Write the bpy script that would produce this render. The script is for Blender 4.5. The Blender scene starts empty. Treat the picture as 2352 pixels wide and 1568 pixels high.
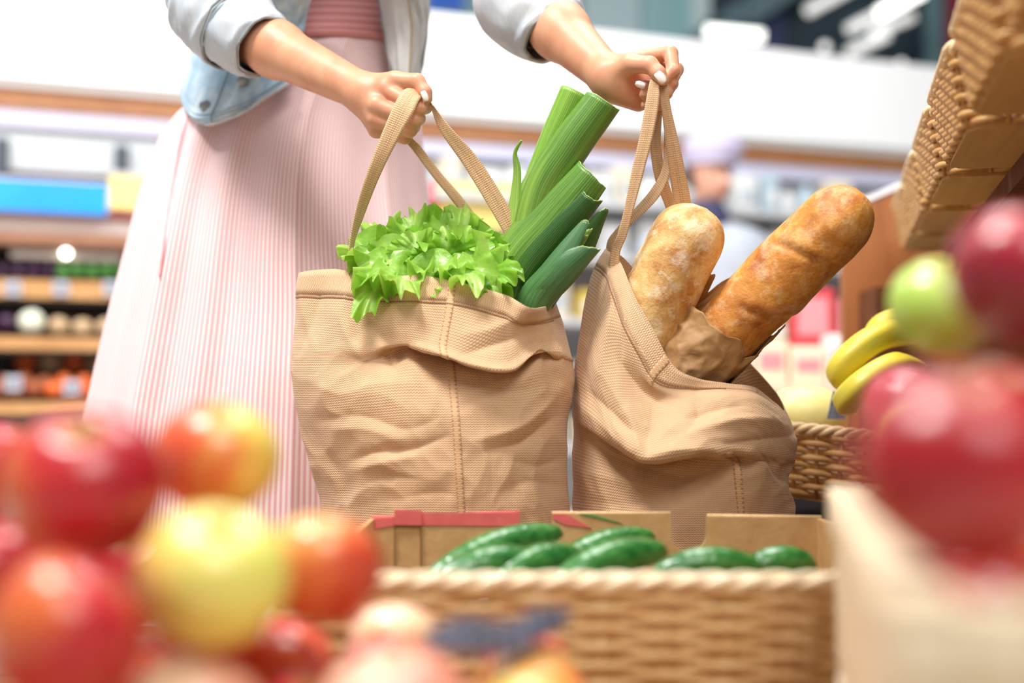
import bpy, math, random
import numpy as np
from mathutils import Vector, Matrix, Euler, noise as mnoise

# ------------------------------------------------------------------ camera, world, lights, exposure
scene = bpy.context.scene
COL = scene.collection
FPX = 50.0 / 36.0 * 2352.0
CAMZ = 0.45
PITCH = math.atan((930.0 - 784.0) / FPX)
cam_d = bpy.data.cameras.new('camera')
cam_d.lens = 50.0; cam_d.sensor_width = 36.0
cam_d.clip_start = 0.02; cam_d.clip_end = 100
cam_d.dof.use_dof = True
cam_d.dof.focus_distance = 1.93
cam_d.dof.aperture_fstop = 1.6
cam = bpy.data.objects.new('camera', cam_d); COL.objects.link(cam)
cam.location = (0, 0, CAMZ)
cam.rotation_euler = (math.pi / 2 + PITCH, 0, 0)
scene.camera = cam
vs = scene.view_settings
vs.view_transform = 'Standard'; vs.look = 'None'; vs.gamma = 1.0; vs.use_curve_mapping = False
vs.exposure = 0.15
try:
    scene.cycles.use_denoising = True
    scene.cycles.max_bounces = 6
    scene.cycles.transparent_max_bounces = 6
    scene.cycles.caustics_reflective = False; scene.cycles.caustics_refractive = False
    scene.cycles.sample_clamp_indirect = 6.0
except Exception:
    pass

world = bpy.data.worlds.new('store_light'); scene.world = world
world.use_nodes = True
wb = world.node_tree.nodes['Background']
wb.inputs[0].default_value = (0.93, 0.97, 1.0, 1); wb.inputs[1].default_value = 0.30

def area(name, loc, target, size, power, color=(1, 1, 1), size_y=None):
    L = bpy.data.lights.new(name, 'AREA'); L.energy = power; L.color = color
    L.shape = 'RECTANGLE'; L.size = size; L.size_y = size_y or size
    o = bpy.data.objects.new(name, L); COL.objects.link(o); o.location = loc
    d = Vector(target) - Vector(loc)
    o.rotation_euler = d.to_track_quat('-Z', 'Y').to_euler()
    return o
# ceiling lamps of the hall (key, top); front and back fills are added, unseen
area('ceiling_lamp_key', (-0.95, 1.10, 3.1), (0.0, 1.8, 0.5), 0.75, 98, (1.0, 0.97, 0.93))
area('fill_light_front', (0.8, -1.0, 3.3), (0.2, 1.5, 0.4), 1.6, 78, (1.0, 0.97, 0.93))  # unseen fill added to lift the bag fronts
area('ceiling_lamp_top', (0.4, 2.6, 3.4), (0.3, 1.9, 0.3), 1.2, 50, (1.0, 0.98, 0.96))
area('fill_light_back', (0.6, 3.6, 3.6), (0.4, 6.4, 1.6), 2.5, 84, (0.97, 0.99, 1.0), 1.2)  # added without a fixture to whiten the bulkhead and back shelves

area('fill_light_back_left', (-2.4, 3.4, 3.3), (-1.6, 5.6, 1.0), 2.0, 100, (1.0, 0.99, 0.98), 1.0)  # second added fill, brightens the left signs and produce shelf

def P(px, py, Y):
    u = (px - 1176.0) / FPX; v = -(py - 784.0) / FPX
    c, s = math.cos(PITCH), math.sin(PITCH)
    t = Y / (c - v * s)
    return np.array([u * t, Y, CAMZ + t * (s + v * c)])
def proj(V):
    V = np.asarray(V, float); d = V - np.array([0, 0, CAMZ])
    c, s = math.cos(PITCH), math.sin(PITCH)
    f = d[..., 1] * c + d[..., 2] * s; up = -d[..., 1] * s + d[..., 2] * c
    return 1176 + FPX * d[..., 0] / f, 784 - FPX * up / f

# ------------------------------------------------------------------ object helpers
def tag(o, label=None, cat=None, group=None, kind=None):
    if label: o['label'] = label
    if cat: o['category'] = cat
    if group: o['group'] = group
    if kind: o['kind'] = kind
    return o
def thing(name, label, cat, loc=(0, 0, 0), rot=(0, 0, 0), group=None):
    o = bpy.data.objects.new(name, None); COL.objects.link(o)
    o.location = Vector(loc); o.rotation_euler = rot; o.empty_display_size = 0.05
    return tag(o, label, cat, group)
def put(name, V, F, mat, parent=None, world=True, smooth=True, uv=None, bevel=None, solid=None, subsurf=0, loc=None):
    """one mesh object; with world=True the vertices are world positions and get moved into the parent's frame"""
    V = np.asarray(V, float).reshape(-1, 3)
    if parent is not None and world:
        o_ = np.array(parent_world(parent)); V = V - o_
    elif loc is not None:
        V = V - np.array(loc)
    me = bpy.data.meshes.new(name)
    me.from_pydata(V.tolist(), [], [list(map(int, f)) for f in F])
    if uv is not None:
        lay = me.uv_layers.new(name='UVMap')
        lay.data.foreach_set('uv', np.asarray(uv, np.float32).ravel())
    me.validate(); me.update()
    if smooth: me.polygons.foreach_set('use_smooth', [True] * len(me.polygons))
    me.materials.append(mat)
    o = bpy.data.objects.new(name, me); COL.objects.link(o)
    if parent is not None: o.parent = parent
    elif loc is not None: o.location = Vector(loc)
    if solid:
        m = o.modifiers.new('thickness', 'SOLIDIFY'); m.thickness = solid; m.offset = 0
    if bevel:
        m = o.modifiers.new('bevel', 'BEVEL'); m.width = bevel; m.segments = 2; m.limit_method = 'ANGLE'
    if subsurf:
        m = o.modifiers.new('sub', 'SUBSURF'); m.levels = subsurf; m.render_levels = subsurf
    return o
def parent_world(p):
    t = np.zeros(3)
    while p is not None:
        t = t + np.array(p.location); p = p.parent
    return t
def copy_tree(o, parent=None):
    c = o.copy(); COL.objects.link(c); c.parent = parent
    for ch in [x for x in bpy.data.objects if x.parent == o]:
        copy_tree(ch, c)
    return c

class MB:
    def __init__(s): s.V = []; s.F = []; s.n = 0
    def add(s, V, F):
        V = np.asarray(V, float).reshape(-1, 3)
        s.V.append(V); s.F += [[i + s.n for i in f] for f in F]; s.n += len(V); return s
    def box(s, lo, hi, M=None):
        x0, y0, z0 = lo; x1, y1, z1 = hi
        V = np.array([[x0,y0,z0],[x1,y0,z0],[x1,y1,z0],[x0,y1,z0],[x0,y0,z1],[x1,y0,z1],[x1,y1,z1],[x0,y1,z1]], float)
        if M is not None: V = np.array([M @ Vector(v) for v in V])
        return s.add(V, [[0,3,2,1],[4,5,6,7],[0,1,5,4],[1,2,6,5],[2,3,7,6],[3,0,4,7]])
    def tube(s, pts, r, sides=6, closed=False, cap=True):
        V, F = tube(pts, r, sides, closed, cap); return s.add(V, F)
    def build(s, name, mat, parent=None, **k):
        return put(name, np.vstack(s.V), s.F, mat, parent, **k)

def frames(pts, closed=False):
    pts = np.asarray(pts, float); n = len(pts)
    if closed: T = np.roll(pts, -1, 0) - np.roll(pts, 1, 0)
    else:
        T = np.gradient(pts, axis=0)
    T /= np.linalg.norm(T, axis=1)[:, None] + 1e-12
    N = np.zeros_like(pts)
    a = np.array([0, 0, 1.0]) if abs(T[0][2]) < 0.9 else np.array([1.0, 0, 0])
    v = a - T[0] * np.dot(a, T[0]); v /= np.linalg.norm(v); N[0] = v
    for i in range(1, n):
        v = N[i-1] - T[i] * np.dot(N[i-1], T[i]); N[i] = v / (np.linalg.norm(v) + 1e-12)
    B = np.cross(T, N)
    return T, N, B
def tube(pts, r, sides=6, closed=False, cap=True):
    pts = np.asarray(pts, float); n = len(pts)
    r = np.broadcast_to(np.asarray(r, float), (n,))
    T, N, B = frames(pts, closed)
    a = np.linspace(0, 2 * math.pi, sides, endpoint=False)
    V = pts[:, None, :] + r[:, None, None] * (np.cos(a)[None, :, None] * N[:, None, :] + np.sin(a)[None, :, None] * B[:, None, :])
    F = []
    for i in range(n if closed else n - 1):
        i2 = (i + 1) % n
        for j in range(sides):
            j2 = (j + 1) % sides
            F.append([i*sides+j, i*sides+j2, i2*sides+j2, i2*sides+j])
    V = V.reshape(-1, 3)
    if cap and not closed:
        F.append(list(range(sides))[::-1]); F.append([(n-1)*sides+j for j in range(sides)])
    return V, F
def cr(C, n, axis=0, closed=False):
    """Catmull-Rom resample of an array along an axis to n samples"""
    C = np.moveaxis(np.asarray(C, float), axis, 0); m = len(C)
    t = np.linspace(0, m, n, endpoint=False) if closed else np.linspace(0, m - 1, n)
    i = np.floor(t).astype(int)
    if not closed: i = np.minimum(i, m - 2)
    f = (t - i).reshape((-1,) + (1,) * (C.ndim - 1))
    def g(k):
        if closed: return C[(i + k) % m]
        j = i + k
        out = C[np.clip(j, 0, m - 1)].copy()
        lo = j < 0; hi = j > m - 1
        if lo.any(): out[lo] = 2 * C[0] - C[1]
        if hi.any(): out[hi] = 2 * C[-1] - C[-2]
        return out
    p0, p1, p2, p3 = g(-1), g(0), g(1), g(2)
    R = 0.5 * (2*p1 + (p2-p0)*f + (2*p0-5*p1+4*p2-p3)*f**2 + (3*p1-p0-3*p2+p3)*f**3)
    return np.moveaxis(R, 0, axis)
def grid_faces(r, c, closed=False):
    F = []
    for i in range(r - 1):
        for j in range(c if closed else c - 1):
            j2 = (j + 1) % c
            F.append([i*c+j, i*c+j2, (i+1)*c+j2, (i+1)*c+j])
    return F
def grid_uv(r, c, closed, us, vsx):
    """us: (r, c+1 or c) vsx: same shape -> loop uvs in grid_faces order"""
    out = []
    for i in range(r - 1):
        for j in range(c if closed else c - 1):
            out += [(us[i, j], vsx[i, j]), (us[i, j+1], vsx[i, j+1]), (us[i+1, j+1], vsx[i+1, j+1]), (us[i+1, j], vsx[i+1, j])]
    return out
def normals(V):
    du = np.gradient(V, axis=1); dv = np.gradient(V, axis=0)
    N = np.cross(du, dv); return N / (np.linalg.norm(N, axis=-1)[..., None] + 1e-12)
def fbm(x, y, z, oct=3):
    return mnoise.fractal(Vector((x, y, z)), 1.0, 2.0, oct)
def noise_arr(X, Y, Z=0.0):
    X, Y, Z = np.broadcast_arrays(X, Y, Z)
    f = np.array([mnoise.noise(Vector((a, b, c))) for a, b, c in zip(X.ravel(), Y.ravel(), Z.ravel())])
    return f.reshape(X.shape)

# ------------------------------------------------------------------ distance-field mesher (surface nets) for bodies and hands
def smin(a, b, k):
    h = np.clip(0.5 + 0.5 * (b - a) / k, 0, 1)
    return b + (a - b) * h - k * h * (1 - h)
class Field:
    def __init__(s, lo, hi, h):
        s.lo = np.array(lo, float); s.h = h
        s.n = np.ceil((np.array(hi) - s.lo) / h).astype(int) + 1
        s.D = np.full(s.n, 0.2, np.float32)
        s.ax = [s.lo[i] + np.arange(s.n[i]) * h for i in range(3)]
    def add(s, prims, ki=0.004, ko=0.003, pad=0.02):
        """prims: (a, ra, b, rb[, flat]) tapered capsules"""
        pts = np.array([p[0] - p[1] for p in prims] + [p[0] + p[1] for p in prims] + [p[2] - p[3] for p in prims] + [p[2] + p[3] for p in prims])
        i0 = np.clip(np.floor((pts.min(0) - pad - s.lo) / s.h).astype(int), 0, s.n); i1 = np.clip(np.ceil((pts.max(0) + pad - s.lo) / s.h).astype(int) + 1, 0, s.n)
        sl = tuple(slice(a, b) for a, b in zip(i0, i1))
        X, Y, Z = np.meshgrid(*[s.ax[i][sl[i]] for i in range(3)], indexing='ij')
        X = X.astype(np.float32); Y = Y.astype(np.float32); Z = Z.astype(np.float32)
        D = None
        for p in prims:
            a, ra, b, rb = p[:4]
            ab = b - a; L2 = float(ab @ ab) + 1e-12
            t = np.clip(((X-a[0])*ab[0] + (Y-a[1])*ab[1] + (Z-a[2])*ab[2]) / L2, 0, 1)
            d = np.sqrt((X-a[0]-t*ab[0])**2 + (Y-a[1]-t*ab[1])**2 + (Z-a[2]-t*ab[2])**2) - (ra + t*(rb-ra))
            D = d if D is None else smin(D, d, ki)
        s.D[sl] = smin(s.D[sl], D, ko)
        return s
    def mesh(s):
        D = s.D; nx, ny, nz = D.shape
        I = D < 0
        cs = [I[dx:nx-1+dx, dy:ny-1+dy, dz:nz-1+dz] for dx in (0,1) for dy in (0,1) for dz in (0,1)]
        tot = sum(c.astype(np.int8) for c in cs)
        act = (tot > 0) & (tot < 8)
        idx = np.argwhere(act); ids = np.full(act.shape, -1, np.int64); ids[act] = np.arange(len(idx))
        acc = np.zeros((len(idx), 3)); cnt = np.zeros(len(idx))
        corners = [(dx,dy,dz) for dx in (0,1) for dy in (0,1) for dz in (0,1)]
        val = {c: D[idx[:,0]+c[0], idx[:,1]+c[1], idx[:,2]+c[2]].astype(float) for c in corners}
        for c in corners:
            for k in range(3):
                if c[k] == 0:
                    e = list(c); e[k] = 1; e = tuple(e)
                    a, b = val[c], val[e]; m = (a < 0) != (b < 0)
                    t = a[m] / (a[m] - b[m])
                    q = np.tile(np.array(c, float), (m.sum(), 1)); q[:, k] = t
                    acc[m] += q; cnt[m] += 1
        V = s.lo + s.h * (idx + acc / cnt[:, None])
        F = []
        for k in range(3):
            o1, o2 = [(1,2),(2,0),(0,1)][k]
            sl0 = [slice(1, D.shape[i]-1) for i in range(3)]; sl0[k] = slice(0, D.shape[k]-1)
            sl1 = list(sl0); sl1[k] = slice(1, D.shape[k])
            A = I[tuple(sl0)]; Bq = I[tuple(sl1)]
            e = np.argwhere(A != Bq); flip = A[tuple(e.T)]
            off = np.array([1,1,1]); off[k] = 0; e = e + off
            u1 = np.zeros(3, int); u1[o1] = 1; u2 = np.zeros(3, int); u2[o2] = 1
            g = lambda q: ids[q[:,0], q[:,1], q[:,2]]
            q = np.stack([g(e-u1-u2), g(e-u2), g(e), g(e-u1)], 1)
            q[~flip] = q[~flip][:, ::-1]
            F.append(q)
        F = np.vstack(F); F = F[(F >= 0).all(1)]
        return V, F
    def smooth_mesh(s, it=2):
        V, F = s.mesh(); n = len(V)
        E = np.vstack([F[:, [i, (i+1) % 4]] for i in range(4)])
        for _ in range(it):
            S = np.zeros_like(V); c = np.zeros(n)
            np.add.at(S, E[:,0], V[E[:,1]]); np.add.at(c, E[:,0], 1)
            np.add.at(S, E[:,1], V[E[:,0]]); np.add.at(c, E[:,1], 1)
            V = V * 0.5 + 0.5 * S / c[:, None]
        return V, F

# ------------------------------------------------------------------ materials
def srgb(r, g, b):
    f = lambda c: (c/255.0)/12.92 if c <= 10 else ((c/255.0+0.055)/1.055)**2.4
    return (f(r), f(g), f(b), 1.0)
class NT:
    def __init__(s, name):
        s.m = bpy.data.materials.new(name); s.m.use_nodes = True
        s.t = s.m.node_tree; s.b = s.t.nodes['Principled BSDF']
    def n(s, typ, **k):
        o = s.t.nodes.new(typ)
        for a, v in k.items():
            if a.startswith('i_'): o.inputs[a[2:].replace('_', ' ')].default_value = v
            else: setattr(o, a, v)
        return o
    def l(s, a, b): s.t.links.new(a, b)
    def val(s, x, sock):
        if isinstance(x, (int, float)): sock.default_value = x
        else: s.l(x, sock)
    def math(s, op, a, b=0.0, c=0.0):
        o = s.t.nodes.new('ShaderNodeMath'); o.operation = op
        s.val(a, o.inputs[0]); s.val(b, o.inputs[1]); s.val(c, o.inputs[2]); return o.outputs[0]
    def mix(s, fac, a, b, mode='MIX'):
        o = s.t.nodes.new('ShaderNodeMix'); o.data_type = 'RGBA'; o.blend_type = mode
        s.val(fac, o.inputs[0])
        for x, k in ((a, 6), (b, 7)):
            if isinstance(x, tuple): o.inputs[k].default_value = x
            else: s.l(x, o.inputs[k])
        return o.outputs[2]
    def ramp(s, fac, stops, interp='LINEAR'):
        o = s.t.nodes.new('ShaderNodeValToRGB'); o.color_ramp.interpolation = interp
        e = o.color_ramp.elements
        while len(e) < len(stops): e.new(0.5)
        for q, (p, c) in zip(e, stops): q.position = p; q.color = c
        s.l(fac, o.inputs[0]); return o.outputs[0]
    def noise(s, vec, scale, detail=3, rough=0.55, dist=0.0):
        o = s.n('ShaderNodeTexNoise'); o.inputs['Scale'].default_value = scale; o.inputs['Detail'].default_value = detail
        o.inputs['Roughness'].default_value = rough; o.inputs['Distortion'].default_value = dist
        if vec is not None: s.l(vec, o.inputs['Vector'])
        return o.outputs[0]
    def coord(s, kind='Object'): return s.n('ShaderNodeTexCoord').outputs[kind]
    def mapping(s, vec, scale=(1,1,1), rot=(0,0,0), loc=(0,0,0)):
        o = s.n('ShaderNodeMapping'); o.inputs['Scale'].default_value = scale; o.inputs['Rotation'].default_value = rot; o.inputs['Location'].default_value = loc
        s.l(vec, o.inputs[0]); return o.outputs[0]
    def bump(s, h, strength=0.3, dist=0.002, prev=None):
        o = s.n('ShaderNodeBump'); o.inputs['Strength'].default_value = strength; o.inputs['Distance'].default_value = dist
        s.l(h, o.inputs['Height'])
        if prev is not None: s.l(prev, o.inputs['Normal'])
        return o.outputs[0]
    def fin(s, color=None, rough=0.5, normal=None, **k):
        if color is not None: s.val(color, s.b.inputs['Base Color']) if not isinstance(color, tuple) else setattr(s.b.inputs['Base Color'], 'default_value', color)
        s.val(rough, s.b.inputs['Roughness'])
        if normal is not None: s.l(normal, s.b.inputs['Normal'])
        for a, v in k.items(): s.b.inputs[a.replace('_', ' ')].default_value = v
        return s.m
def simple(name, c, rough=0.5, c2=None, scale=20.0, bump=0.0, bscale=60.0, **k):
    t = NT(name); co = t.coord()
    col = c
    if c2 is not None: col = t.mix(t.ramp(t.noise(co, scale), [(0.35, (0,0,0,1)), (0.65, (1,1,1,1))]), c, c2)
    nrm = t.bump(t.noise(co, bscale), bump, 0.003) if bump else None
    return t.fin(col, rough, nrm, **k)
def wood(name, c1, c2, scale=1.0, axis=0, rough=0.55, spec=0.5):
    t = NT(name); sc = [14 * scale] * 3; sc[axis] = 1.1 * scale
    v = t.mapping(t.coord(), tuple(sc))
    f = t.noise(v, 3.0, 6, 0.62, 1.2)
    fine = t.noise(t.mapping(t.coord(), tuple(x * 9 for x in sc)), 3.0, 3)
    col = t.mix(t.ramp(f, [(0.3, (0,0,0,1)), (0.7, (1,1,1,1))]), c1, c2)
    col = t.mix(t.math('MULTIPLY', fine, 0.25), col, c2)
    return t.fin(col, rough, t.bump(f, 0.2, 0.002), Specular_IOR_Level=spec)
def wicker_mat(name, c1, c2):
    t = NT(name); co = t.coord()
    f = t.noise(co, 35, 4); g = t.noise(co, 230, 2)
    col = t.mix(t.ramp(f, [(0.3, (0,0,0,1)), (0.72, (1,1,1,1))]), c1, c2)
    return t.fin(col, 0.45, t.bump(g, 0.25, 0.001))
def apple_mat(name, stops, bias=0.0, axis=(0.7, -0.4, 0.35), streak=0.45, rough=0.27):
    t = NT(name); co = t.coord()
    d = t.n('ShaderNodeVectorMath', operation='DOT_PRODUCT'); t.l(co, d.inputs[0]); d.inputs[1].default_value = tuple(a / 0.04 for a in Vector(axis).normalized())
    lon = t.n('ShaderNodeSeparateXYZ'); t.l(co, lon.inputs[0])
    ang = t.math('ARCTAN2', lon.outputs[1], lon.outputs[0])
    cmb = t.n('ShaderNodeCombineXYZ'); t.l(t.math('MULTIPLY', t.math('COSINE', ang), 7.0), cmb.inputs[0]); t.l(t.math('MULTIPLY', t.math('SINE', ang), 7.0), cmb.inputs[1]); t.l(t.math('MULTIPLY', lon.outputs[2], 22.0), cmb.inputs[2])
    st = t.noise(cmb.outputs[0], 1.6, 5, 0.65)
    big = t.noise(co, 22, 2)
    f = t.math('MULTIPLY_ADD', d.outputs['Value'], 0.33, 0.5 + bias)
    f = t.math('ADD', f, t.math('MULTIPLY', t.math('SUBTRACT', st, 0.5), streak))
    f = t.math('ADD', f, t.math('MULTIPLY', t.math('SUBTRACT', big, 0.5), 0.6))
    col = t.ramp(f, stops)
    # greenish stem cavity
    z = t.math('MULTIPLY', lon.outputs[2], 25.0)
    r2 = t.math('SQRT', t.math('ADD', t.math('POWER', lon.outputs[0], 2.0), t.math('POWER', lon.outputs[1], 2.0)))
    cav = t.math('MULTIPLY', t.math('GREATER_THAN', z, 0.0), t.n('ShaderNodeMapRange').outputs[0])
    mr = cav.node.inputs[1].links[0].from_node; mr.inputs[1].default_value = 0.013; mr.inputs[2].default_value = 0.004; t.l(r2, mr.inputs[0])
    col = t.mix(t.math('MULTIPLY', cav, 0.75), col, srgb(190, 175, 70))
    vo = t.n('ShaderNodeTexVoronoi'); vo.inputs['Scale'].default_value = 230; t.l(co, vo.inputs['Vector'])
    sp = t.math('MULTIPLY', t.math('LESS_THAN', vo.outputs['Distance'], 0.13), 0.45)
    col = t.mix(sp, col, srgb(240, 215, 150))
    return t.fin(col, rough, None, Coat_Weight=0.25, Coat_Roughness=0.22, Subsurface_Weight=0.08, Subsurface_Scale=0.01)

M = {}
def weave_mat(name, c_light, c_dark, pitch=0.0032, strength=0.55, dots=False):
    t = NT(name); uv = t.coord('UV'); s = t.n('ShaderNodeSeparateXYZ'); t.l(uv, s.inputs[0])
    u, v = s.outputs[0], s.outputs[1]
    zig = t.math('MULTIPLY', t.math('PINGPONG', u, pitch * 0.62), 0.9)
    w = t.math('SINE', t.math('MULTIPLY', t.math('ADD', v, zig), 2 * math.pi / pitch))
    w = t.math('MULTIPLY_ADD', w, 0.5, 0.5)
    col = t.mix(t.math('MULTIPLY', w, 0.75), c_dark, c_light)
    soft = t.noise(uv, 14, 3)
    col = t.mix(t.math('MULTIPLY', soft, 0.22), col, c_dark)
    h = w
    if dots:
        a = t.math('LESS_THAN', t.math('PINGPONG', u, dots[0]), dots[0] * 0.42)
        b = t.math('LESS_THAN', t.math('PINGPONG', v, dots[1]), dots[1] * 0.42)
        d = t.math('MULTIPLY', a, b)
        col = t.mix(t.math('MULTIPLY', d, 0.6), col, tuple(x * 0.45 for x in c_dark[:3]) + (1,))
        h = t.math('SUBTRACT', t.math('MULTIPLY', w, 0.4), d)
    return t.fin(col, 0.62, t.bump(h, strength, 0.0012), Sheen_Weight=0.25, Sheen_Roughness=0.4)
M['bag'] = weave_mat('bag_fabric', srgb(243, 210, 172), srgb(204, 158, 114))
M['seam'] = weave_mat('bag_seam', srgb(244, 210, 168), srgb(206, 156, 108), dots=(0.0046, 0.0031))
M['strap_plain'] = weave_mat('strap_fabric', srgb(232, 196, 154), srgb(200, 154, 108), 0.0026, 0.45)
def strap_mat(name, c_light, c_dark):
    t = NT(name); uv = t.coord('UV'); s = t.n('ShaderNodeSeparateXYZ'); t.l(uv, s.inputs[0]); u, v = s.outputs[0], s.outputs[1]
    zig = t.math('MULTIPLY', t.math('PINGPONG', u, 0.0018), 0.9)
    w = t.math('MULTIPLY_ADD', t.math('SINE', t.math('MULTIPLY', t.math('ADD', v, zig), 2 * math.pi / 0.0030)), 0.5, 0.5)
    d = t.math('ABSOLUTE', t.math('SUBTRACT', t.math('ABSOLUTE', t.math('SUBTRACT', u, 0.014)), 0.0019))
    line = t.math('MULTIPLY', t.math('LESS_THAN', d, 0.0007), t.math('GREATER_THAN', t.math('SINE', t.math('MULTIPLY', v, 2 * math.pi / 0.0034)), -0.35))
    col = t.mix(t.math('MULTIPLY', w, 0.8), c_dark, c_light); col = t.mix(t.math('MULTIPLY', line, 0.5), col, tuple(x * 0.5 for x in c_dark[:3]) + (1,))
    return t.fin(col, 0.6, t.bump(t.math('SUBTRACT', w, t.math('MULTIPLY', line, 1.5)), 0.55, 0.0012), Sheen_Weight=0.2)
M['strap'] = strap_mat('strap_webbing', srgb(236, 200, 156), srgb(198, 150, 104))
def skirt_mat(name, horizontal=False, n=1.0):
    t = NT(name); uv = t.coord('UV'); s = t.n('ShaderNodeSeparateXYZ'); t.l(uv, s.inputs[0])
    a = s.outputs[1] if horizontal else s.outputs[0]
    w = t.math('MULTIPLY_ADD', t.math('SINE', t.math('MULTIPLY', a, 2 * math.pi * n)), 0.5, 0.5)
    f = t.ramp(w, [(0.30, (0,0,0,1)), (0.62, (1,1,1,1))])
    col = t.mix(f, srgb(228, 170, 176), srgb(246, 230, 230))
    if horizontal: col = t.mix(f, srgb(196, 122, 124), srgb(216, 150, 148))
    return t.fin(col, 0.75, t.bump(w, 0.25, 0.001), Sheen_Weight=0.2)
M['skirt'] = skirt_mat('skirt_stripe', False, 1.0)
M['waistband'] = skirt_mat('waistband_stripe', True, 1.0)
def denim_mat(name, c1, c2, c3):
    t = NT(name); co = t.coord()
    a = t.noise(co, 11, 5, 0.65, 0.6); b = t.noise(t.mapping(co, (1, 1, 0.3)), 60, 3); w = t.noise(t.mapping(co, (700, 700, 160)), 1.0, 2)
    col = t.mix(t.ramp(a, [(0.36, (0,0,0,1)), (0.64, (1,1,1,1))]), c1, c2)
    col = t.mix(t.math('MULTIPLY', t.ramp(b, [(0.45, (0,0,0,1)), (0.7, (1,1,1,1))]), 0.5), col, c3)
    return t.fin(col, 0.85, t.bump(w, 0.25, 0.0008, t.bump(b, 0.35, 0.004)), Sheen_Weight=0.1)
M['denim'] = denim_mat('denim', srgb(158, 188, 208), srgb(216, 228, 232), srgb(122, 160, 190))
M['denim_inner'] = denim_mat('denim_inner', srgb(190, 194, 196), srgb(212, 212, 210), srgb(176, 182, 190))
M['denim_cuff'] = denim_mat('denim_cuff', srgb(186, 196, 206), srgb(208, 212, 218), srgb(172, 184, 200))
M['denim_hem'] = denim_mat('denim_hem', srgb(128, 138, 146), srgb(160, 162, 160), srgb(118, 122, 124))
M['top'] = simple('brown_knit', srgb(92, 70, 62), 0.85, srgb(78, 58, 52), 60, 0.2)
M['metal'] = simple('button_metal', srgb(150, 158, 166), 0.35, Metallic=0.9)
def skin_mat(name, c1, c2, c3):
    t = NT(name); co = t.coord()
    a = t.noise(co, 26, 3); f = t.noise(co, 260, 3)
    col = t.mix(t.ramp(a, [(0.35, (0,0,0,1)), (0.68, (1,1,1,1))]), c1, c2)
    col = t.mix(t.math('MULTIPLY', f, 0.16), col, c3)
    fo = t.n('ShaderNodeTexVoronoi'); fo.inputs['Scale'].default_value = 600; t.l(co, fo.inputs['Vector'])
    return t.fin(col, 0.46, t.bump(fo.outputs['Distance'], 0.10, 0.0006, t.bump(f, 0.10, 0.001)), Subsurface_Weight=0.18, Subsurface_Radius=(0.012, 0.004, 0.002), Subsurface_Scale=0.5)
M['skin'] = skin_mat('skin', srgb(218, 164, 130), srgb(208, 144, 112), srgb(186, 118, 92))
M['nail'] = simple('nail_polish', srgb(246, 232, 226), 0.12, Coat_Weight=0.6)
M['hair'] = simple('dark_hair', srgb(58, 40, 30), 0.5, srgb(80, 56, 40), 90)
# ------------------------------------------------------------------ setting: floor, platform, back wall
FLOOR = simple('floor_tile', srgb(222, 214, 204), 0.25, srgb(212, 203, 192), 3)
mb = MB(); mb.box((-8, -4, -0.05), (9, 16, 0.0))
tag(mb.build('floor', FLOOR, smooth=False), kind='structure')
PLAT_WOOD = wood('platform_wood', srgb(150, 104, 66), srgb(108, 70, 42), 1.0, 0)
pl = thing('display_platform', 'low wooden platform that the crates and shopping bags stand on', 'platform', (0.3, 1.3, 0))
for i in range(9):
    y0 = 0.36 + i * 0.2
    MB().box((-0.75, y0, 0.095), (1.6, y0 + 0.192, 0.12)).build('plank', PLAT_WOOD, pl, smooth=False, bevel=0.003)
for x in (-0.7, 0.4, 1.5):
    MB().box((x - 0.03, 0.38, 0.0), (x + 0.03, 2.12, 0.095)).build('bearer', PLAT_WOOD, pl, smooth=False)

# oblique back wall of the hall: local axes s (along), n (towards the viewer), z
WA = np.array([-1.98 * 1.0, 5.5, 0.0]); WS = np.array([0.9276, 0.3736, 0.0]); WN = np.array([0.3736, -0.9276, 0.0])
def Wpt(s, n, z): return WA + s * WS + n * WN + np.array([0, 0, z])
def Wray(px, py, n=0.0):
    """pixel -> (s, z) on the plane standing n in front of the wall"""
    a = P(px, py, 1.0); d = a - np.array([0, 0, CAMZ]); o = np.array([0, 0, CAMZ])
    p0 = WA + n * WN
    t = np.dot(p0 - o, WN) / np.dot(d, WN); q = o + t * d
    return float(np.dot(q - WA, WS)), float(q[2])
WM = Matrix(((WS[0], WN[0], 0, WA[0]), (WS[1], WN[1], 0, WA[1]), (0, 0, 1, WA[2]), (0, 0, 0, 1)))
def wbox(mb, s0, s1, n0, n1, z0, z1):
    # note: (s, n, z) is left-handed, so flip faces
    x0, y0 = s0, n0
    V = np.array([Wpt(s, n, z) for z in (z0, z1) for (s, n) in ((s0, n0), (s1, n0), (s1, n1), (s0, n1))])
    return mb.add(V, [[0,1,2,3],[7,6,5,4],[4,5,1,0],[5,6,2,1],[6,7,3,2],[7,4,0,3]])

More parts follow.
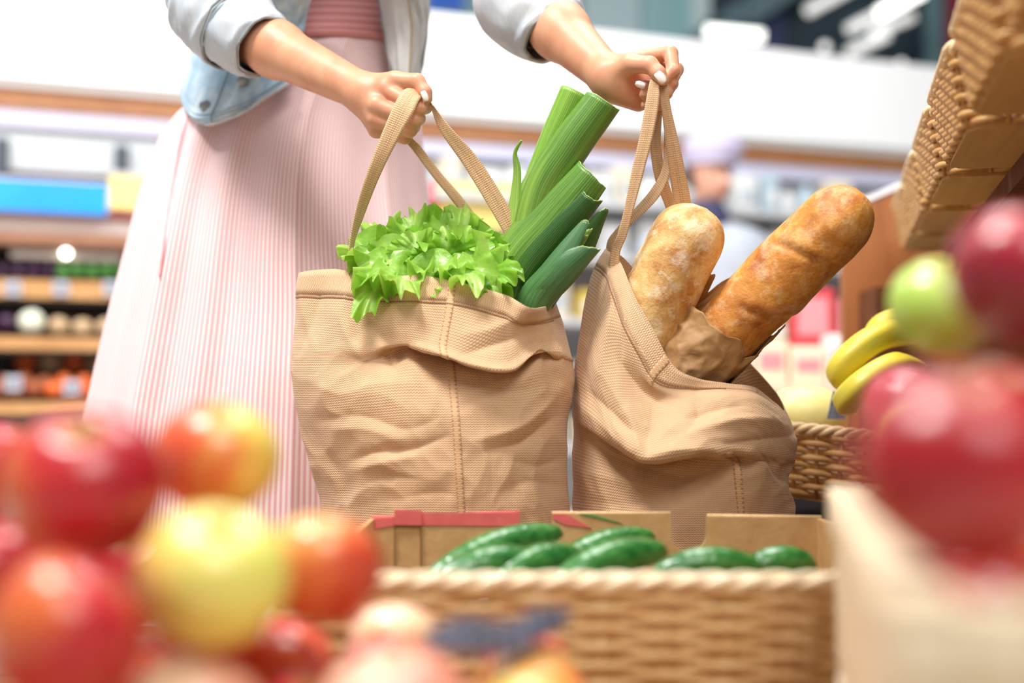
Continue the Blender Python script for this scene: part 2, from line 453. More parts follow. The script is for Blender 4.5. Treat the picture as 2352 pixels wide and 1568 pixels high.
# ------------------------------------------------------------------ shopping bags
def back_cols(row, n=5, extra=0.10, dy=None):
    a0, a8 = np.array(row[0], float), np.array(row[-1], float); out = []
    for k in range(1, n + 1):
        t = k / (n + 1.0); q = a8 * (1 - t) + a0 * t
        q[2] += extra * math.sin(math.pi * t) ** 0.6
        if dy is not None: q[1] = dy[k - 1]
        out.append(tuple(q))
    return out
def bag_surface(rows, backs, nr, nc, sub_front, creases, seed, amp=0.0023, extra=0.09):
    full = []
    for i, r in enumerate(rows):
        full.append(list(r) + (list(backs[i]) if i < len(backs) else back_cols(r, 5, extra)))
    C = np.array([[P(*q) for q in r] for r in full])
    G = cr(cr(C, nr, 0), nc, 1, True)
    # arc-length uv
    du = np.linalg.norm(np.roll(G, -1, 1) - G, axis=2).mean(0); u = np.concatenate([[0], np.cumsum(du)])
    dv = np.linalg.norm(np.diff(G, axis=0), axis=2); v = np.concatenate([[np.zeros(nc)], np.cumsum(dv, 0)])
    vm = v[:, :nc].mean(1)
    N = np.cross(np.roll(G, -1, 1) - np.roll(G, 1, 1), np.gradient(G, axis=0)); N /= np.linalg.norm(N, axis=2)[..., None] + 1e-9
    cen = G.mean(1, keepdims=True)
    s = np.sign(((G - cen) * N).sum(2).mean()); N *= s
    U, Vv = np.meshgrid(u[:-1], vm)
    wx = noise_arr(U * 6, Vv * 6, seed * 3.1); wy = noise_arr(U * 6 + 9, Vv * 6, seed * 3.1 + 4)
    n1 = noise_arr(U * 13 + wx * 1.3, Vv * 17 + wy * 1.3, seed)
    n2 = noise_arr(U * 34 + wx * 2.5, Vv * 30 + wy * 2.5, seed + 5.5)
    fade = np.clip((Vv - 0.05) / 0.08, 0.25, 1)
    disp = fade * (amp * (1 - 2.4 * np.abs(n1)) + amp * 0.42 * (1 - 2.2 * np.abs(n2)))
    px, py = proj(G)
    front = N[..., 1] < 0.35
    creases = [(l, a * 1.25, w * 1.15) for l, a, w in creases]
    for line, a, w in creases:
        L = cr(np.array(line, float), 40); best = np.full(px.shape, 1e9); tt = np.zeros(px.shape)
        for k in range(len(L) - 1):
            ax, ay = L[k]; bx, by = L[k + 1]; ex, ey = bx - ax, by - ay
            t = np.clip(((px - ax) * ex + (py - ay) * ey) / (ex * ex + ey * ey + 1e-9), 0, 1)
            d = np.hypot(px - ax - t * ex, py - ay - t * ey); m = d < best
            best[m] = d[m]; tt[m] = (k + t[m]) / (len(L) - 1)
        env = np.sin(np.pi * np.clip(tt * 0.9 + 0.05, 0, 1)) ** 0.6
        disp = disp + np.where(front, a * env * np.exp(-np.hypot(best, w * 0.15) / w), 0)
    G = G + N * disp[..., None]
    G[..., 2] = np.maximum(G[..., 2], 0.1215)
    return G, N, u, vm
def bag_build(parent, G, u, vm):
    nr, nc = G.shape[:2]
    F = grid_faces(nr, nc, True)
    us = np.tile(u, (nr, 1)); vv = np.tile(vm[:, None], (1, nc + 1))
    uv = grid_uv(nr, nc, True, us, vv)
    V = G.reshape(-1, 3)
    o = put('bag_body', V, F, M['bag'], parent, uv=uv, solid=0.0012)
    bot = put('bag_base', np.vstack([G[-1], G[-1].mean(0)[None]]), [[(j + 1) % nc, j, nc] for j in range(nc)], M['bag'], parent)
    return o
def surf_strip(parent, name, G, N, path, width_cols, mat, lift=0.0010, uvs=1.0):
    """a strip lying on the bag: path = [(row, col)] in grid units, width in metres across columns"""
    nr, nc = G.shape[:2]
    pts = cr(np.array(path, float), 90)
    def samp(A, r, c):
        r = np.clip(r, 0, nr - 1.001); r0 = int(r); c0 = int(math.floor(c)); fr, fc = r - r0, c - c0
        g = lambda a, b: A[a, b % nc]
        return (g(r0,c0)*(1-fr)*(1-fc) + g(r0+1,c0)*fr*(1-fc) + g(r0,c0+1)*(1-fr)*fc + g(r0+1,c0+1)*fr*fc)
    dpr = np.gradient(pts, axis=0)
    rows = []; uvr = []; acc = 0; prev = None
    for k, (r, c) in enumerate(pts):
        d = dpr[k]; row = []
        mid = samp(G, r, c)
        if prev is not None: acc += np.linalg.norm(mid - prev)
        prev = mid
        for q in (-1, -0.5, 0, 0.5, 1):
            rr, cc = (r, c + q * width_cols) if abs(d[0]) >= abs(d[1]) else (r + q * width_cols, c)
            row.append(samp(G, rr, cc) + samp(N, rr, cc) * lift)
        rows.append(row)
    A = np.array(rows); w = np.linalg.norm(A[:, 4] - A[:, 0], axis=1).mean()
    L = np.concatenate([[0], np.cumsum(np.linalg.norm(np.diff(A[:, 2], axis=0), axis=1))])
    us = np.tile(np.linspace(0, w, 5), (len(A), 1)); vv = np.tile(L[:, None], (1, 5))
    return put(name, A.reshape(-1, 3), grid_faces(len(A), 5), mat, parent, uv=grid_uv(len(A), 5, False, us, vv), solid=0.0008)

bag1_rows = [
 [(688,628,1.990),(772,618,1.940),(862,640,1.895),(955,632,1.868),(1040,645,1.852),(1110,662,1.845),(1170,681,1.842),(1222,706,1.845),(1272,690,1.985)],
 [(684,690,1.990),(757,690,1.930),(852,700,1.888),(947,700,1.858),(1033,705,1.842),(1100,720,1.838),(1158,737,1.838),(1204,748,1.855),(1288,735,1.980)],
 [(678,760,1.990),(750,765,1.920),(840,778,1.880),(928,772,1.856),(1018,790,1.830),(1090,815,1.820),(1165,825,1.825),(1225,786,1.865),(1302,790,1.970)],
 [(675,800,1.985),(748,800,1.914),(838,806,1.876),(926,796,1.860),(1025,820,1.822),(1094,843,1.818),(1178,850,1.823),(1243,808,1.860),(1309,825,1.960)],
 [(674,838,1.982),(749,838,1.907),(842,832,1.880),(932,799,1.892),(1030,812,1.892),(1098,826,1.895),(1180,832,1.892),(1244,803,1.890),(1311,840,1.960)],
 [(676,880,1.980),(752,880,1.900),(846,866,1.868),(942,850,1.860),(1036,856,1.858),(1105,860,1.856),(1185,862,1.856),(1256,846,1.872),(1312,880,1.958)],
 [(688,960,1.980),(765,960,1.895),(855,955,1.852),(950,950,1.838),(1045,950,1.832),(1115,950,1.833),(1190,950,1.845),(1252,945,1.872),(1303,945,1.955)],
 [(712,1060,1.980),(785,1060,1.892),(870,1060,1.848),(960,1060,1.832),(1052,1060,1.826),(1120,1060,1.828),(1190,1060,1.842),(1250,1060,1.872),(1298,1060,1.955)],
 [(740,1160,1.980),(805,1165,1.892),(885,1170,1.850),(965,1170,1.834),(1058,1170,1.828),(1122,1170,1.830),(1190,1170,1.842),(1250,1165,1.872),(1303,1160,1.955)],
 [(762,1300,1.980),(815,1305,1.895),(890,1305,1.855),(967,1305,1.842),(1058,1305,1.838),(1122,1305,1.838),(1190,1305,1.848),(1252,1305,1.875),(1303,1300,1.955)],
 [(775,1478,1.975),(825,1500,1.905),(895,1508,1.875),(970,1510,1.866),(1058,1510,1.864),(1122,1510,1.864),(1190,1508,1.870),(1250,1500,1.890),(1298,1480,1.955)],
]
b1_creases = [
 ([(884,808),(905,836),(946,782)], -0.006, 14), ([(905,842),(935,832),(965,815)], 0.005, 14),
 ([(690,860),(790,905),(860,885),(950,880)], 0.004, 22),
 ([(740,965),(830,955),(930,985),(1010,960)], -0.0045, 15), ([(760,985),(840,985),(930,1010)], 0.0045, 16),
 ([(815,1055),(865,1037),(945,1030),(1030,1000)], -0.007, 12), ([(820,1078),(880,1062),(960,1048)], 0.006, 16),
 ([(835,1115),(900,1095),(980,1100)], -0.004, 16),
 ([(1095,1010),(1180,985),(1247,935),(1290,880)], 0.007, 16), ([(1115,1035),(1200,1015),(1275,955)], -0.008, 14),
 ([(1070,930),(1140,900),(1210,895)], -0.004, 14), ([(1090,900),(1150,878),(1215,866)], 0.004, 12),
 ([(1180,1055),(1235,1070),(1290,1050)], -0.004, 14), ([(1150,1130),(1220,1105),(1285,1120)], -0.004, 18),
 ([(690,640),(700,720),(722,800)], 0.005, 14), ([(735,650),(720,720),(700,800)], -0.006, 16),
 ([(800,660),(790,730),(812,790),(850,830)], 0.006, 20), ([(840,720),(870,770),(900,800)], -0.005, 18),
 ([(1060,770),(1120,760),(1180,735),(1215,712)], 0.004, 16), ([(1065,812),(1130,790),(1200,770)], -0.006, 14),
 ([(990,690),(1000,740),(985,780)], -0.003, 18), ([(1240,720),(1270,790),(1290,850)], 0.006, 18), ([(1225,790),(1262,840),(1262,900)], -0.006, 16),
 ([(720,1000),(780,1090),(800,1160)], -0.004, 18), ([(900,1150),(1000,1130),(1050,1140)], -0.003, 16), ([(750,880),(760,935),(800,960)], 0.004, 18),
]
NR1, NC1 = 250, 330
BAG1 = thing('shopping_bag', 'tan fabric shopping bag holding lettuce and leeks', 'bag', P(1030, 1490, 1.95), group='tan fabric shopping bags')
G1, N1, u1, v1 = bag_surface(bag1_rows, [], NR1, NC1, None, b1_creases, 1.7)
bag_build(BAG1, G1, u1, v1)
colof = lambda a, nc: a * nc / 14.0
rowof = lambda r, nr, m=10.0: r * (nr - 1) / m
surf_strip(BAG1, 'seam', G1, N1, [(1, colof(4, NC1)), (NR1 * 0.30, colof(4, NC1)), (NR1 * 0.6, colof(4.02, NC1)), (NR1 * 0.86, colof(4.02, NC1))], 2.6, M['seam'])
STITCH = simple('stitch_thread', srgb(150, 104, 66), 0.7, srgb(186, 140, 98), 400)
HEMFAB = weave_mat('hem_stitch', srgb(186, 140, 100), srgb(140, 96, 62), 0.0030, 0.6)
surf_strip(BAG1, 'hem_stitching', G1, N1, [(rowof(0.9, NR1), colof(a, NC1)) for a in np.linspace(0.1, 7.6, 12)], 0.55, HEMFAB, 0.0011)
surf_strip(BAG1, 'hem_band', G1, N1, [(rowof(0.42, NR1), colof(a, NC1)) for a in np.linspace(-0.4, 8.3, 18)], rowof(0.40, NR1), M['bag'], 0.0006)

bag2_rows = [
 [(1392,572,1.975),(1424,600,1.925),(1458,680,1.885),(1502,760,1.866),(1545,838,1.860),(1600,868,1.866),(1668,880,1.888),(1738,893,1.925),(1797,945,1.992)],
 [(1362,622,1.975),(1395,655,1.918),(1420,740,1.878),(1462,822,1.862),(1507,885,1.856),(1590,897,1.862),(1668,896,1.874),(1742,908,1.908),(1806,965,1.988)],
 [(1335,720,1.975),(1372,760,1.905),(1414,830,1.872),(1462,895,1.862),(1522,922,1.858),(1600,915,1.846),(1680,908,1.848),(1755,922,1.882),(1815,982,1.980)],
 [(1324,840,1.985),(1362,880,1.895),(1412,940,1.855),(1465,985,1.838),(1530,985,1.828),(1610,978,1.820),(1690,970,1.830),(1765,980,1.870),(1823,1010,1.975)],
 [(1320,945,1.990),(1365,985,1.885),(1425,1028,1.843),(1482,1060,1.818),(1545,1054,1.812),(1620,1040,1.814),(1695,1030,1.828),(1766,1040,1.868),(1822,1045,1.975)],
 [(1320,960,1.990),(1370,988,1.915),(1430,1022,1.900),(1486,1048,1.895),(1546,1044,1.882),(1620,1042,1.862),(1695,1048,1.856),(1762,1062,1.880),(1815,1072,1.975)],
 [(1320,1010,1.990),(1375,1036,1.905),(1435,1062,1.888),(1490,1080,1.878),(1550,1082,1.866),(1620,1088,1.855),(1692,1095,1.850),(1756,1100,1.875),(1807,1105,1.970)],
 [(1320,1180,1.990),(1378,1185,1.900),(1438,1190,1.872),(1494,1192,1.860),(1554,1192,1.852),(1624,1192,1.850),(1692,1190,1.852),(1760,1186,1.878),(1822,1180,1.970)],
 [(1325,1320,1.990),(1380,1325,1.905),(1440,1328,1.875),(1496,1328,1.864),(1556,1328,1.858),(1626,1328,1.856),(1694,1328,1.860),(1758,1325,1.885),(1815,1320,1.970)],
 [(1332,1474,1.985),(1385,1496,1.915),(1444,1502,1.890),(1500,1504,1.882),(1560,1504,1.876),(1628,1504,1.875),(1694,1502,1.880),(1752,1494,1.905),(1800,1474,1.965)],
]
b2_creases = [
 ([(1350,900),(1420,960),(1478,1020)], -0.006, 14), ([(1330,920),(1400,990),(1470,1050)], 0.004, 14),
 ([(1440,930),(1460,1000),(1480,1058)], 0.007, 16), ([(1500,940),(1490,1000),(1484,1050)], -0.006, 14),
 ([(1480,1055),(1560,1035),(1640,1030)], 0.006, 12),
 ([(1590,990),(1660,970),(1740,960),(1810,985)], 0.005, 16), ([(1570,960),(1640,940),(1720,930)], -0.006, 15),
 ([(1600,905),(1600,950),(1580,990)], -0.005, 14), ([(1640,1030),(1690,1075),(1720,1150)], 0.006, 12), ([(1660,1020),(1740,1010),(1815,1000)], -0.006, 13),
 ([(1700,1040),(1760,1080),(1800,1160)], 0.006, 14), ([(1745,1040),(1775,1090),(1800,1110)], -0.006, 12), ([(1620,1060),(1560,1100),(1540,1160)], -0.005, 18),
 ([(1330,1000),(1420,1050),(1560,1090),(1640,1080)], -0.005, 18), ([(1340,1080),(1450,1110),(1560,1130)], 0.004, 20), ([(1350,1150),(1450,1160),(1560,1150)], -0.003, 20),
 ([(1400,620),(1408,700),(1395,780),(1380,860)], 0.006, 9), ([(1415,680),(1425,760),(1425,830)], -0.007, 12), ([(1375,650),(1350,740),(1335,830)], -0.006, 16),
 ([(1424,830),(1470,890),(1520,925)], -0.007, 12), ([(1440,690),(1440,760),(1490,830)], 0.004, 14), ([(1780,930),(1800,980),(1815,1040)], 0.004, 12),
]
NR2, NC2 = 250, 310
BAG2 = thing('shopping_bag', 'tan fabric shopping bag holding two crusty loaves of bread', 'bag', P(1560, 1490, 1.95), group='tan fabric shopping bags')
G2, N2, u2, v2 = bag_surface(bag2_rows, [[(1778,897,2.05),(1694,806,2.09),(1600,735,2.10),(1500,660,2.08),(1430,590,2.03)], [(1795,950,2.06),(1722,880,2.09),(1615,800,2.10),(1500,720,2.08),(1410,650,2.03)], [(1805,990,2.06),(1740,950,2.09),(1625,890,2.10),(1490,810,2.08),(1380,740,2.03)]], NR2, NC2, None, b2_creases, 7.3)
bag_build(BAG2, G2, u2, v2)
surf_strip(BAG2, 'seam', G2, N2, [(NR2 * 0.45, colof(5.7, NC2)), (NR2 * 0.62, colof(5.95, NC2)), (NR2 * 0.80, colof(6.15, NC2)), (NR2 * 0.86, colof(6.15, NC2))], 2.6, M['seam'])
surf_strip(BAG2, 'seam', G2, N2, [(1, colof(3.75, NC2)), (NR2 * 0.07, colof(3.75, NC2)), (NR2 * 0.14, colof(3.75, NC2))], 2.8, M['seam'])
surf_strip(BAG2, 'hem_stitching', G2, N2, [(rowof(0.85, NR2, 9), colof(a, NC2)) for a in np.linspace(0.1, 6.0, 12)], 0.55, HEMFAB, 0.0011)
surf_strip(BAG2, 'hem_band', G2, N2, [(rowof(0.40, NR2, 9), colof(a, NC2)) for a in np.linspace(-0.4, 7.0, 18)], rowof(0.38, NR2, 9), M['bag'], 0.0006)

# straps: centre line + edge line given as pixel/depth pairs, so twist and width follow
def strap(parent, pairs, name='strap', n=70):
    A = cr(np.array([P(*a) for a, b in pairs]), n); B = cr(np.array([P(*b) for a, b in pairs]), n)
    rows = np.stack([A * (1 - t) + B * t for t in np.linspace(0, 1, 7)], 1)
    Nn = normals(rows); prof = np.array([0, 0.5, -0.1, 0.6, -0.1, 0.5, 0]) * 0.0013
    rows = rows + Nn * prof[None, :, None]
    w = np.linalg.norm(A - B, axis=1).mean(); L = np.concatenate([[0], np.cumsum(np.linalg.norm(np.diff((A+B)/2, axis=0), axis=1))])
    us = np.tile(np.linspace(0, 0.028, 7), (n, 1)); vv = np.tile(L[:, None], (1, 7))
    return put(name, rows.reshape(-1, 3), grid_faces(n, 7), M['strap'], parent, uv=grid_uv(n, 7, False, us, vv), solid=0.0016)
strap(BAG1, [((798,640,1.930),(812,640,1.925)), ((802,565,1.925),(812,566,1.935)), ((818,480,1.915),(838,488,1.930)), ((845,390,1.905),(874,400,1.912)), ((880,300,1.903),(918,314,1.903)),
             ((905,242,1.906),(948,262,1.905)), ((926,208,1.920),(962,232,1.918)), ((946,204,1.934),(972,225,1.932)), ((966,212,1.942),(986,232,1.940)), ((980,228,1.946),(992,240,1.944)), ((988,242,1.946),(999,248,1.942)),
             ((1010,300,1.945),(1034,292,1.940)), ((1065,380,1.950),(1097,362,1.946)), ((1125,478,1.950),(1158,456,1.950)), ((1172,560,1.950),(1206,545,1.955))])
strap(BAG1, [((925,300,2.000),(940,296,2.002)), ((924,318,2.000),(944,314,2.004)), ((946,342,2.010),(968,338,2.015)), ((990,400,2.02),(1012,396,2.028)), ((1040,462,2.03),(1066,458,2.036)), ((1090,530,2.040),(1112,526,2.045)), ((1140,610,2.045),(1160,606,2.05))])
strap(BAG2, [((1398,640,1.930),(1424,636,1.925)), ((1404,575,1.925),(1424,582,1.920)), ((1418,540,1.915),(1440,540,1.912)), ((1434,480,1.908),(1456,478,1.905)), ((1452,390,1.904),(1480,390,1.902)), ((1472,300,1.902),(1502,302,1.900)), ((1484,230,1.903),(1514,232,1.902)),
             ((1492,190,1.908),(1515,190,1.908)), ((1500,176,1.918),(1520,178,1.916)), ((1508,172,1.930),(1524,174,1.930))])
strap(BAG2, [((1506,172,1.936),(1524,174,1.932)), ((1510,180,1.926),(1530,180,1.922)), ((1510,192,1.914),(1534,190,1.912)), ((1518,240,1.912),(1539,236,1.912)), ((1526,300,1.915),(1552,296,1.918)), ((1535,380,1.925),(1570,374,1.928)), ((1545,450,1.940),(1584,446,1.942)), ((1552,520,1.955),(1594,516,1.958)), ((1556,600,1.97),(1600,600,1.97))])
strap(BAG2, [((1516,230,1.985),(1524,230,1.975)), ((1508,270,1.985),(1520,262,1.975)), ((1494,330,1.985),(1518,330,1.98)), ((1504,410,1.990),(1530,400,1.985)), ((1530,480,2.0),(1552,470,2.0)), ((1550,560,2.02),(1572,552,2.02))])
strap(BAG2, [((1526,262,1.965),(1532,262,1.955)), ((1526,330,1.965),(1538,334,1.955)), ((1520,390,1.970),(1536,404,1.960)), ((1492,440,1.980),(1508,458,1.968)), ((1450,488,1.990),(1460,505,1.980)), ((1412,530,1.995),(1420,546,1.988)), ((1394,560,1.998),(1404,574,1.990)), ((1392,620,2.0),(1404,620,1.995))])

# ------------------------------------------------------------------ the shopper: body, arms and hands as one mesh
W_ = lambda q: P(*q)
def cap(a, ra, b, rb): return (np.asarray(a, float), ra, np.asarray(b, float), rb)
def arm_field(lo, hi, h, arm, palm, fingers, thumb):
    f = Field(lo, hi, h)
    f.add(arm, 0.02, 0.02, 0.03)
    f.add(palm, 0.010, 0.016)
    for fg in fingers: f.add(fg, 0.0028, 0.0030)
    f.add(thumb, 0.004, 0.006)
    return f
def chain(pts, rad): return [cap(W_(pts[i]), rad[i], W_(pts[i+1]), rad[i+1]) for i in range(len(pts) - 1)]
EL1 = P(520, 56, 2.165); WR1 = P(838, 214, 1.985)
SH1 = np.array([-0.485, 2.14, 1.33])
arm1 = [cap(SH1, 0.05, EL1, 0.043), cap(EL1, 0.043, EL1*0.62 + WR1*0.38, 0.0400), cap(EL1*0.62 + WR1*0.38, 0.0400, WR1, 0.0262)]
palm1 = chain([(838,212,1.985),(886,202,1.957)], [0.021,0.0145]) + chain([(838,218,1.985),(866,240,1.952)], [0.021,0.0135]) + chain([(836,224,1.988),(863,272,1.958)], [0.020,0.0125]) + chain([(834,230,1.992),(863,300,1.972)], [0.018,0.0105]) \
      + chain([(868,232,1.985),(885,285,1.99)], [0.020,0.014]) + chain([(850,205,1.985),(905,186,1.965)], [0.018,0.0125])
fing1 = [chain([(886,206,1.955),(962,250,1.934),(978,246,1.958),(950,236,1.980)], [0.0122,0.0104,0.0092,0.0078]),
         chain([(864,242,1.950),(951,278,1.937),(962,272,1.968),(930,256,1.985)], [0.0122,0.0105,0.0093,0.0078]),
         chain([(862,274,1.957),(942,299,1.945),(950,292,1.975),(920,276,1.990)], [0.0115,0.0098,0.0088,0.0074]),
         chain([(863,300,1.970),(930,317,1.962),(938,308,1.984),(912,296,1.995)], [0.0098,0.0085,0.0076,0.0066])]
thumb1 = chain([(872,198,1.975),(908,185,1.955),(958,187,1.942),(976,212,1.935),(981,226,1.934)], [0.0165,0.0130,0.0108,0.0094,0.0078])
f1 = arm_field(np.minimum(WR1, EL1) - 0.09, np.array([P(990,160,1.9)[0] + 0.02, 2.4, EL1[2] + 0.16]), 0.0019, arm1, palm1, fing1, thumb1)
EL2 = P(1212, 0, 2.13); WR2 = P(1400, 178, 1.968)
SH2 = np.array([-0.105, 2.14, 1.33])
arm2 = [cap(SH2, 0.05, EL2, 0.043), cap(EL2, 0.043, EL2*0.58 + WR2*0.42, 0.0405), cap(EL2*0.58 + WR2*0.42, 0.0405, WR2, 0.0262)]
palm2 = chain([(1402,172,1.968),(1478,132,1.972)], [0.023,0.0125]) + chain([(1402,178,1.970),(1492,156,1.985)], [0.022,0.0125]) + chain([(1402,184,1.970),(1488,188,1.988)], [0.022,0.012]) + chain([(1402,192,1.970),(1474,218,1.985)], [0.021,0.0115]) \
      + chain([(1408,205,1.962),(1466,232,1.970)], [0.020,0.0150]) + chain([(1404,168,1.958),(1446,146,1.938)], [0.020,0.0145]) + chain([(1420,190,1.962),(1470,190,1.975)], [0.022,0.018])
fing2 = [chain([(1478,132,1.972),(1540,122,1.948),(1546,163,1.928),(1528,180,1.926)], [0.0118,0.0104,0.0094,0.0080]),
         chain([(1492,156,1.985),(1553,160,1.966),(1540,190,1.936),(1482,196,1.930)], [0.0118,0.0104,0.0092,0.0076]),
         chain([(1488,188,1.988),(1542,192,1.966),(1530,214,1.934),(1480,217,1.935)], [0.0112,0.0098,0.0088,0.0074]),
         chain([(1474,218,1.985),(1524,224,1.966),(1514,240,1.938),(1482,241,1.942)], [0.0100,0.0085,0.0078,0.0066])]
thumb2 = chain([(1412,170,1.955),(1448,147,1.934),(1492,149,1.916),(1512,168,1.908),(1523,184,1.906)], [0.0180,0.0138,0.0118,0.0102,0.0082])
f2 = arm_field(np.minimum(WR2, EL2) - np.array([0.09, 0.09, 0.07]) - np.array([0.05, 0.06, 0]), np.array([P(1575,160,1.9)[0] + 0.02, 2.36, EL2[2] + 0.16]), 0.0019, arm2, palm2, fing2, thumb2)
# coarse trunk, head and legs (hidden by the clothes or above the frame)
fb = Field((-0.62, 1.9, 0.0), (0.12, 2.8, 1.76), 0.011)
A_ = lambda *a: np.array(a, float)
fb.add([cap(A_(-0.32,2.45,0.96), 0.085, A_(-0.30,2.46,1.10), 0.062), cap(A_(-0.30,2.46,1.10), 0.062, A_(-0.295,2.23,1.32), 0.070), cap(A_(-0.38,2.45,0.90), 0.085, A_(-0.27,2.45,0.90), 0.085)], 0.06, 0.05, 0.1)
fb.add([cap(A_(-0.46,2.15,1.34), 0.05, A_(-0.13,2.15,1.34), 0.05)], 0.05, 0.05, 0.1)
fb.add([cap(A_(-0.295,2.15,1.37), 0.05, A_(-0.30,2.09,1.47), 0.045), cap(A_(-0.30,2.07,1.51), 0.068, A_(-0.30,2.05,1.59), 0.085), cap(A_(-0.30,1.98,1.54), 0.012, A_(-0.30,1.965,1.52), 0.014)], 0.03, 0.03, 0.1)
fb.add([cap(A_(-0.39,2.48,0.90), 0.08, A_(-0.38,2.50,0.5), 0.055), cap(A_(-0.38,2.50,0.5), 0.055, A_(-0.37,2.53,0.08), 0.036), cap(A_(-0.36,2.52,0.035), 0.036, A_(-0.36,2.36,0.03), 0.03)], 0.03, 0.05, 0.1)
fb.add([cap(A_(-0.26,2.48,0.90), 0.08, A_(-0.24,2.50,0.5), 0.055), cap(A_(-0.24,2.50,0.5), 0.055, A_(-0.23,2.53,0.08), 0.036), cap(A_(-0.19,2.52,0.035), 0.036, A_(-0.19,2.36,0.03), 0.03)], 0.03, 0.05, 0.1)
SHOPPER = thing('person', 'person in pink striped skirt and denim jacket lifting two bags', 'person', (-0.28, 2.48, 0))
mbp = MB()
for f in (f1, f2, fb):
    V, F = f.smooth_mesh(2); mbp.add(V, F.tolist())
mbp.build('body', M['skin'], SHOPPER)
# nails
def nail(c, ldir, ndir, L, Wd, parent):
    l = ldir / np.linalg.norm(ldir); n = ndir - l * np.dot(ndir, l); n /= np.linalg.norm(n); w = np.cross(l, n)
    rows = []
    for a in np.linspace(-1, 1, 9):
        row = []
        for b in np.linspace(-1, 1, 9):
            hw = Wd * (1 - max(0, a) ** 2.5 * 0.55) * (1 - max(0, -a) ** 4 * 0.3)
            row.append(c + l * a * L + w * b * hw + n * (0.0022 - 0.0028 * b * b - 0.0010 * a * a))
        rows.append(row)
    return put('fingernail', np.array(rows).reshape(-1, 3), grid_faces(9, 9), M['nail'], parent, solid=0.0010)
view = lambda q: (np.array([0, 0, CAMZ]) - q) / np.linalg.norm(np.array([0, 0, CAMZ]) - q)
c = P(977, 221, 1.9245); nail(c, P(981,232,1.926) - P(973,208,1.926), view(c) + np.array([0.75, 0, 0.25]), 0.0075, 0.0055, SHOPPER)
c = P(1518, 178, 1.8960); nail(c, P(1528,188,1.896) - P(1510,166,1.896), view(c) + np.array([0.15, 0, 0.30]), 0.0088, 0.0062, SHOPPER)
c = P(1471, 194, 1.9215); nail(c, P(1462,191,1.922) - P(1482,198,1.922), view(c) + np.array([-0.2, 0, 0.3]), 0.0070, 0.0044, SHOPPER)
# hair and face (above the frame)
hb = Field((-0.46, 1.9, 1.34), (-0.14, 2.3, 1.75), 0.009)
hb.add([cap(A_(-0.30,2.10,1.59), 0.098, A_(-0.30,2.13,1.51), 0.09), cap(A_(-0.36,2.14,1.49), 0.05, A_(-0.35,2.16,1.40), 0.04), cap(A_(-0.24,2.14,1.49), 0.05, A_(-0.25,2.16,1.40), 0.04)], 0.03, 0.02, 0.05)
V, F = hb.smooth_mesh(3); put('hair', V, F, M['hair'], SHOPPER)
EYE = simple('eye_white', srgb(235, 232, 228), 0.2); LIP = simple('lip', srgb(190, 92, 92), 0.4)
for dx in (-0.03, 0.03):
    V, F = tube([(-0.30 + dx, 1.978, 1.565), (-0.30 + dx, 1.972, 1.565)], [0.011, 0.007], 10); put('eye', V, F, EYE, SHOPPER)
V, F = tube([(-0.322, 1.990, 1.487), (-0.30, 1.980, 1.485), (-0.278, 1.990, 1.487)], [0.003, 0.006, 0.003], 8); put('mouth', V, F, LIP, SHOPPER)

# skirt
srow = [(-40,640,945,0.105),(20,612,955,0.115),(70,590,962,0.125),(130,545,960,0.132),(190,455,962,0.142),(245,398,966,0.152),(310,364,972,0.165),(420,330,984,0.185),(560,298,1006,0.205),(720,260,1040,0.22),(850,233,1058,0.235),(960,212,1070,0.245),(1100,190,1082,0.255),(1300,165,1095,0.262),(1380,158,1100,0.265)]
NS, NTH = 150, 420
rr = cr(np.array(srow, float), NS); th = np.linspace(0, 2 * math.pi, NTH, endpoint=False)
SK = np.zeros((NS, NTH, 3)); YC = 2.43
for i, (py, xl, xr, hd) in enumerate(rr):
    L = P(xl, py, YC); R = P(xr, py, YC); c0 = (L + R) / 2; hw = (R[0] - L[0]) / 2
    t = i / (NS - 1.0); a = 0.024 * min(1, max(0, (t - 0.10) / 0.5))
    ph = 9 * th + 0.9 * np.sin(2 * th + 1.0) + 0.4 * math.sin(3 * t)
    ple = (1 - np.abs(np.sin(ph / 2 + 0.3 * t)) ** 0.8 * 1.6) * a + 0.35 * a * np.sin(17 * th + 2 * t + 1.7 * np.sin(3 * th))
    side = np.clip(np.abs(np.sin(th)), 0.15, 1) ** 0.7
    SK[i, :, 0] = c0[0] + (hw + ple * 0.25) * np.cos(th)
    SK[i, :, 1] = YC + (hd + ple * side) * np.sin(th)
    SK[i, :, 2] = P(700, py, YC - hd)[2]
us = np.tile(np.linspace(0, 240, NTH + 1), (NS, 1)); vv = np.tile(np.linspace(0, 1, NS)[:, None], (1, NTH + 1))
put('skirt', SK.reshape(-1, 3), grid_faces(NS, NTH, True), M['skirt'], SHOPPER, uv=grid_uv(NS, NTH, True, us, vv), solid=0.0015)
wb_rows = []
for py, off in ((-18, 0.006), (10, 0.010), (40, 0.011), (66, 0.010), (76, 0.004)):
    q = cr(np.array(srow, float), 400); k = np.argmin(abs(q[:, 0] - py)); _, xl, xr, hd = q[k]
    L = P(xl, py, YC); R = P(xr, py, YC); c0 = (L + R) / 2; hw = (R[0] - L[0]) / 2
    tt = np.linspace(0, 2 * math.pi, 120, endpoint=False)
    wb_rows.append(np.stack([c0[0] + (hw + off) * np.cos(tt), YC + (hd + off) * np.sin(tt), np.full(120, P(700, py, YC - hd)[2]) + 0.006 * np.sin(tt)], 1))
Wb = cr(np.array(wb_rows), 14)
us = np.tile(np.linspace(0, 1, 121), (14, 1)); vv = np.tile(np.linspace(0, 7, 14)[:, None], (1, 121))
put('waistband', Wb.reshape(-1, 3), grid_faces(14, 120, True), M['waistband'], SHOPPER, uv=grid_uv(14, 120, True, us, vv), solid=0.002)
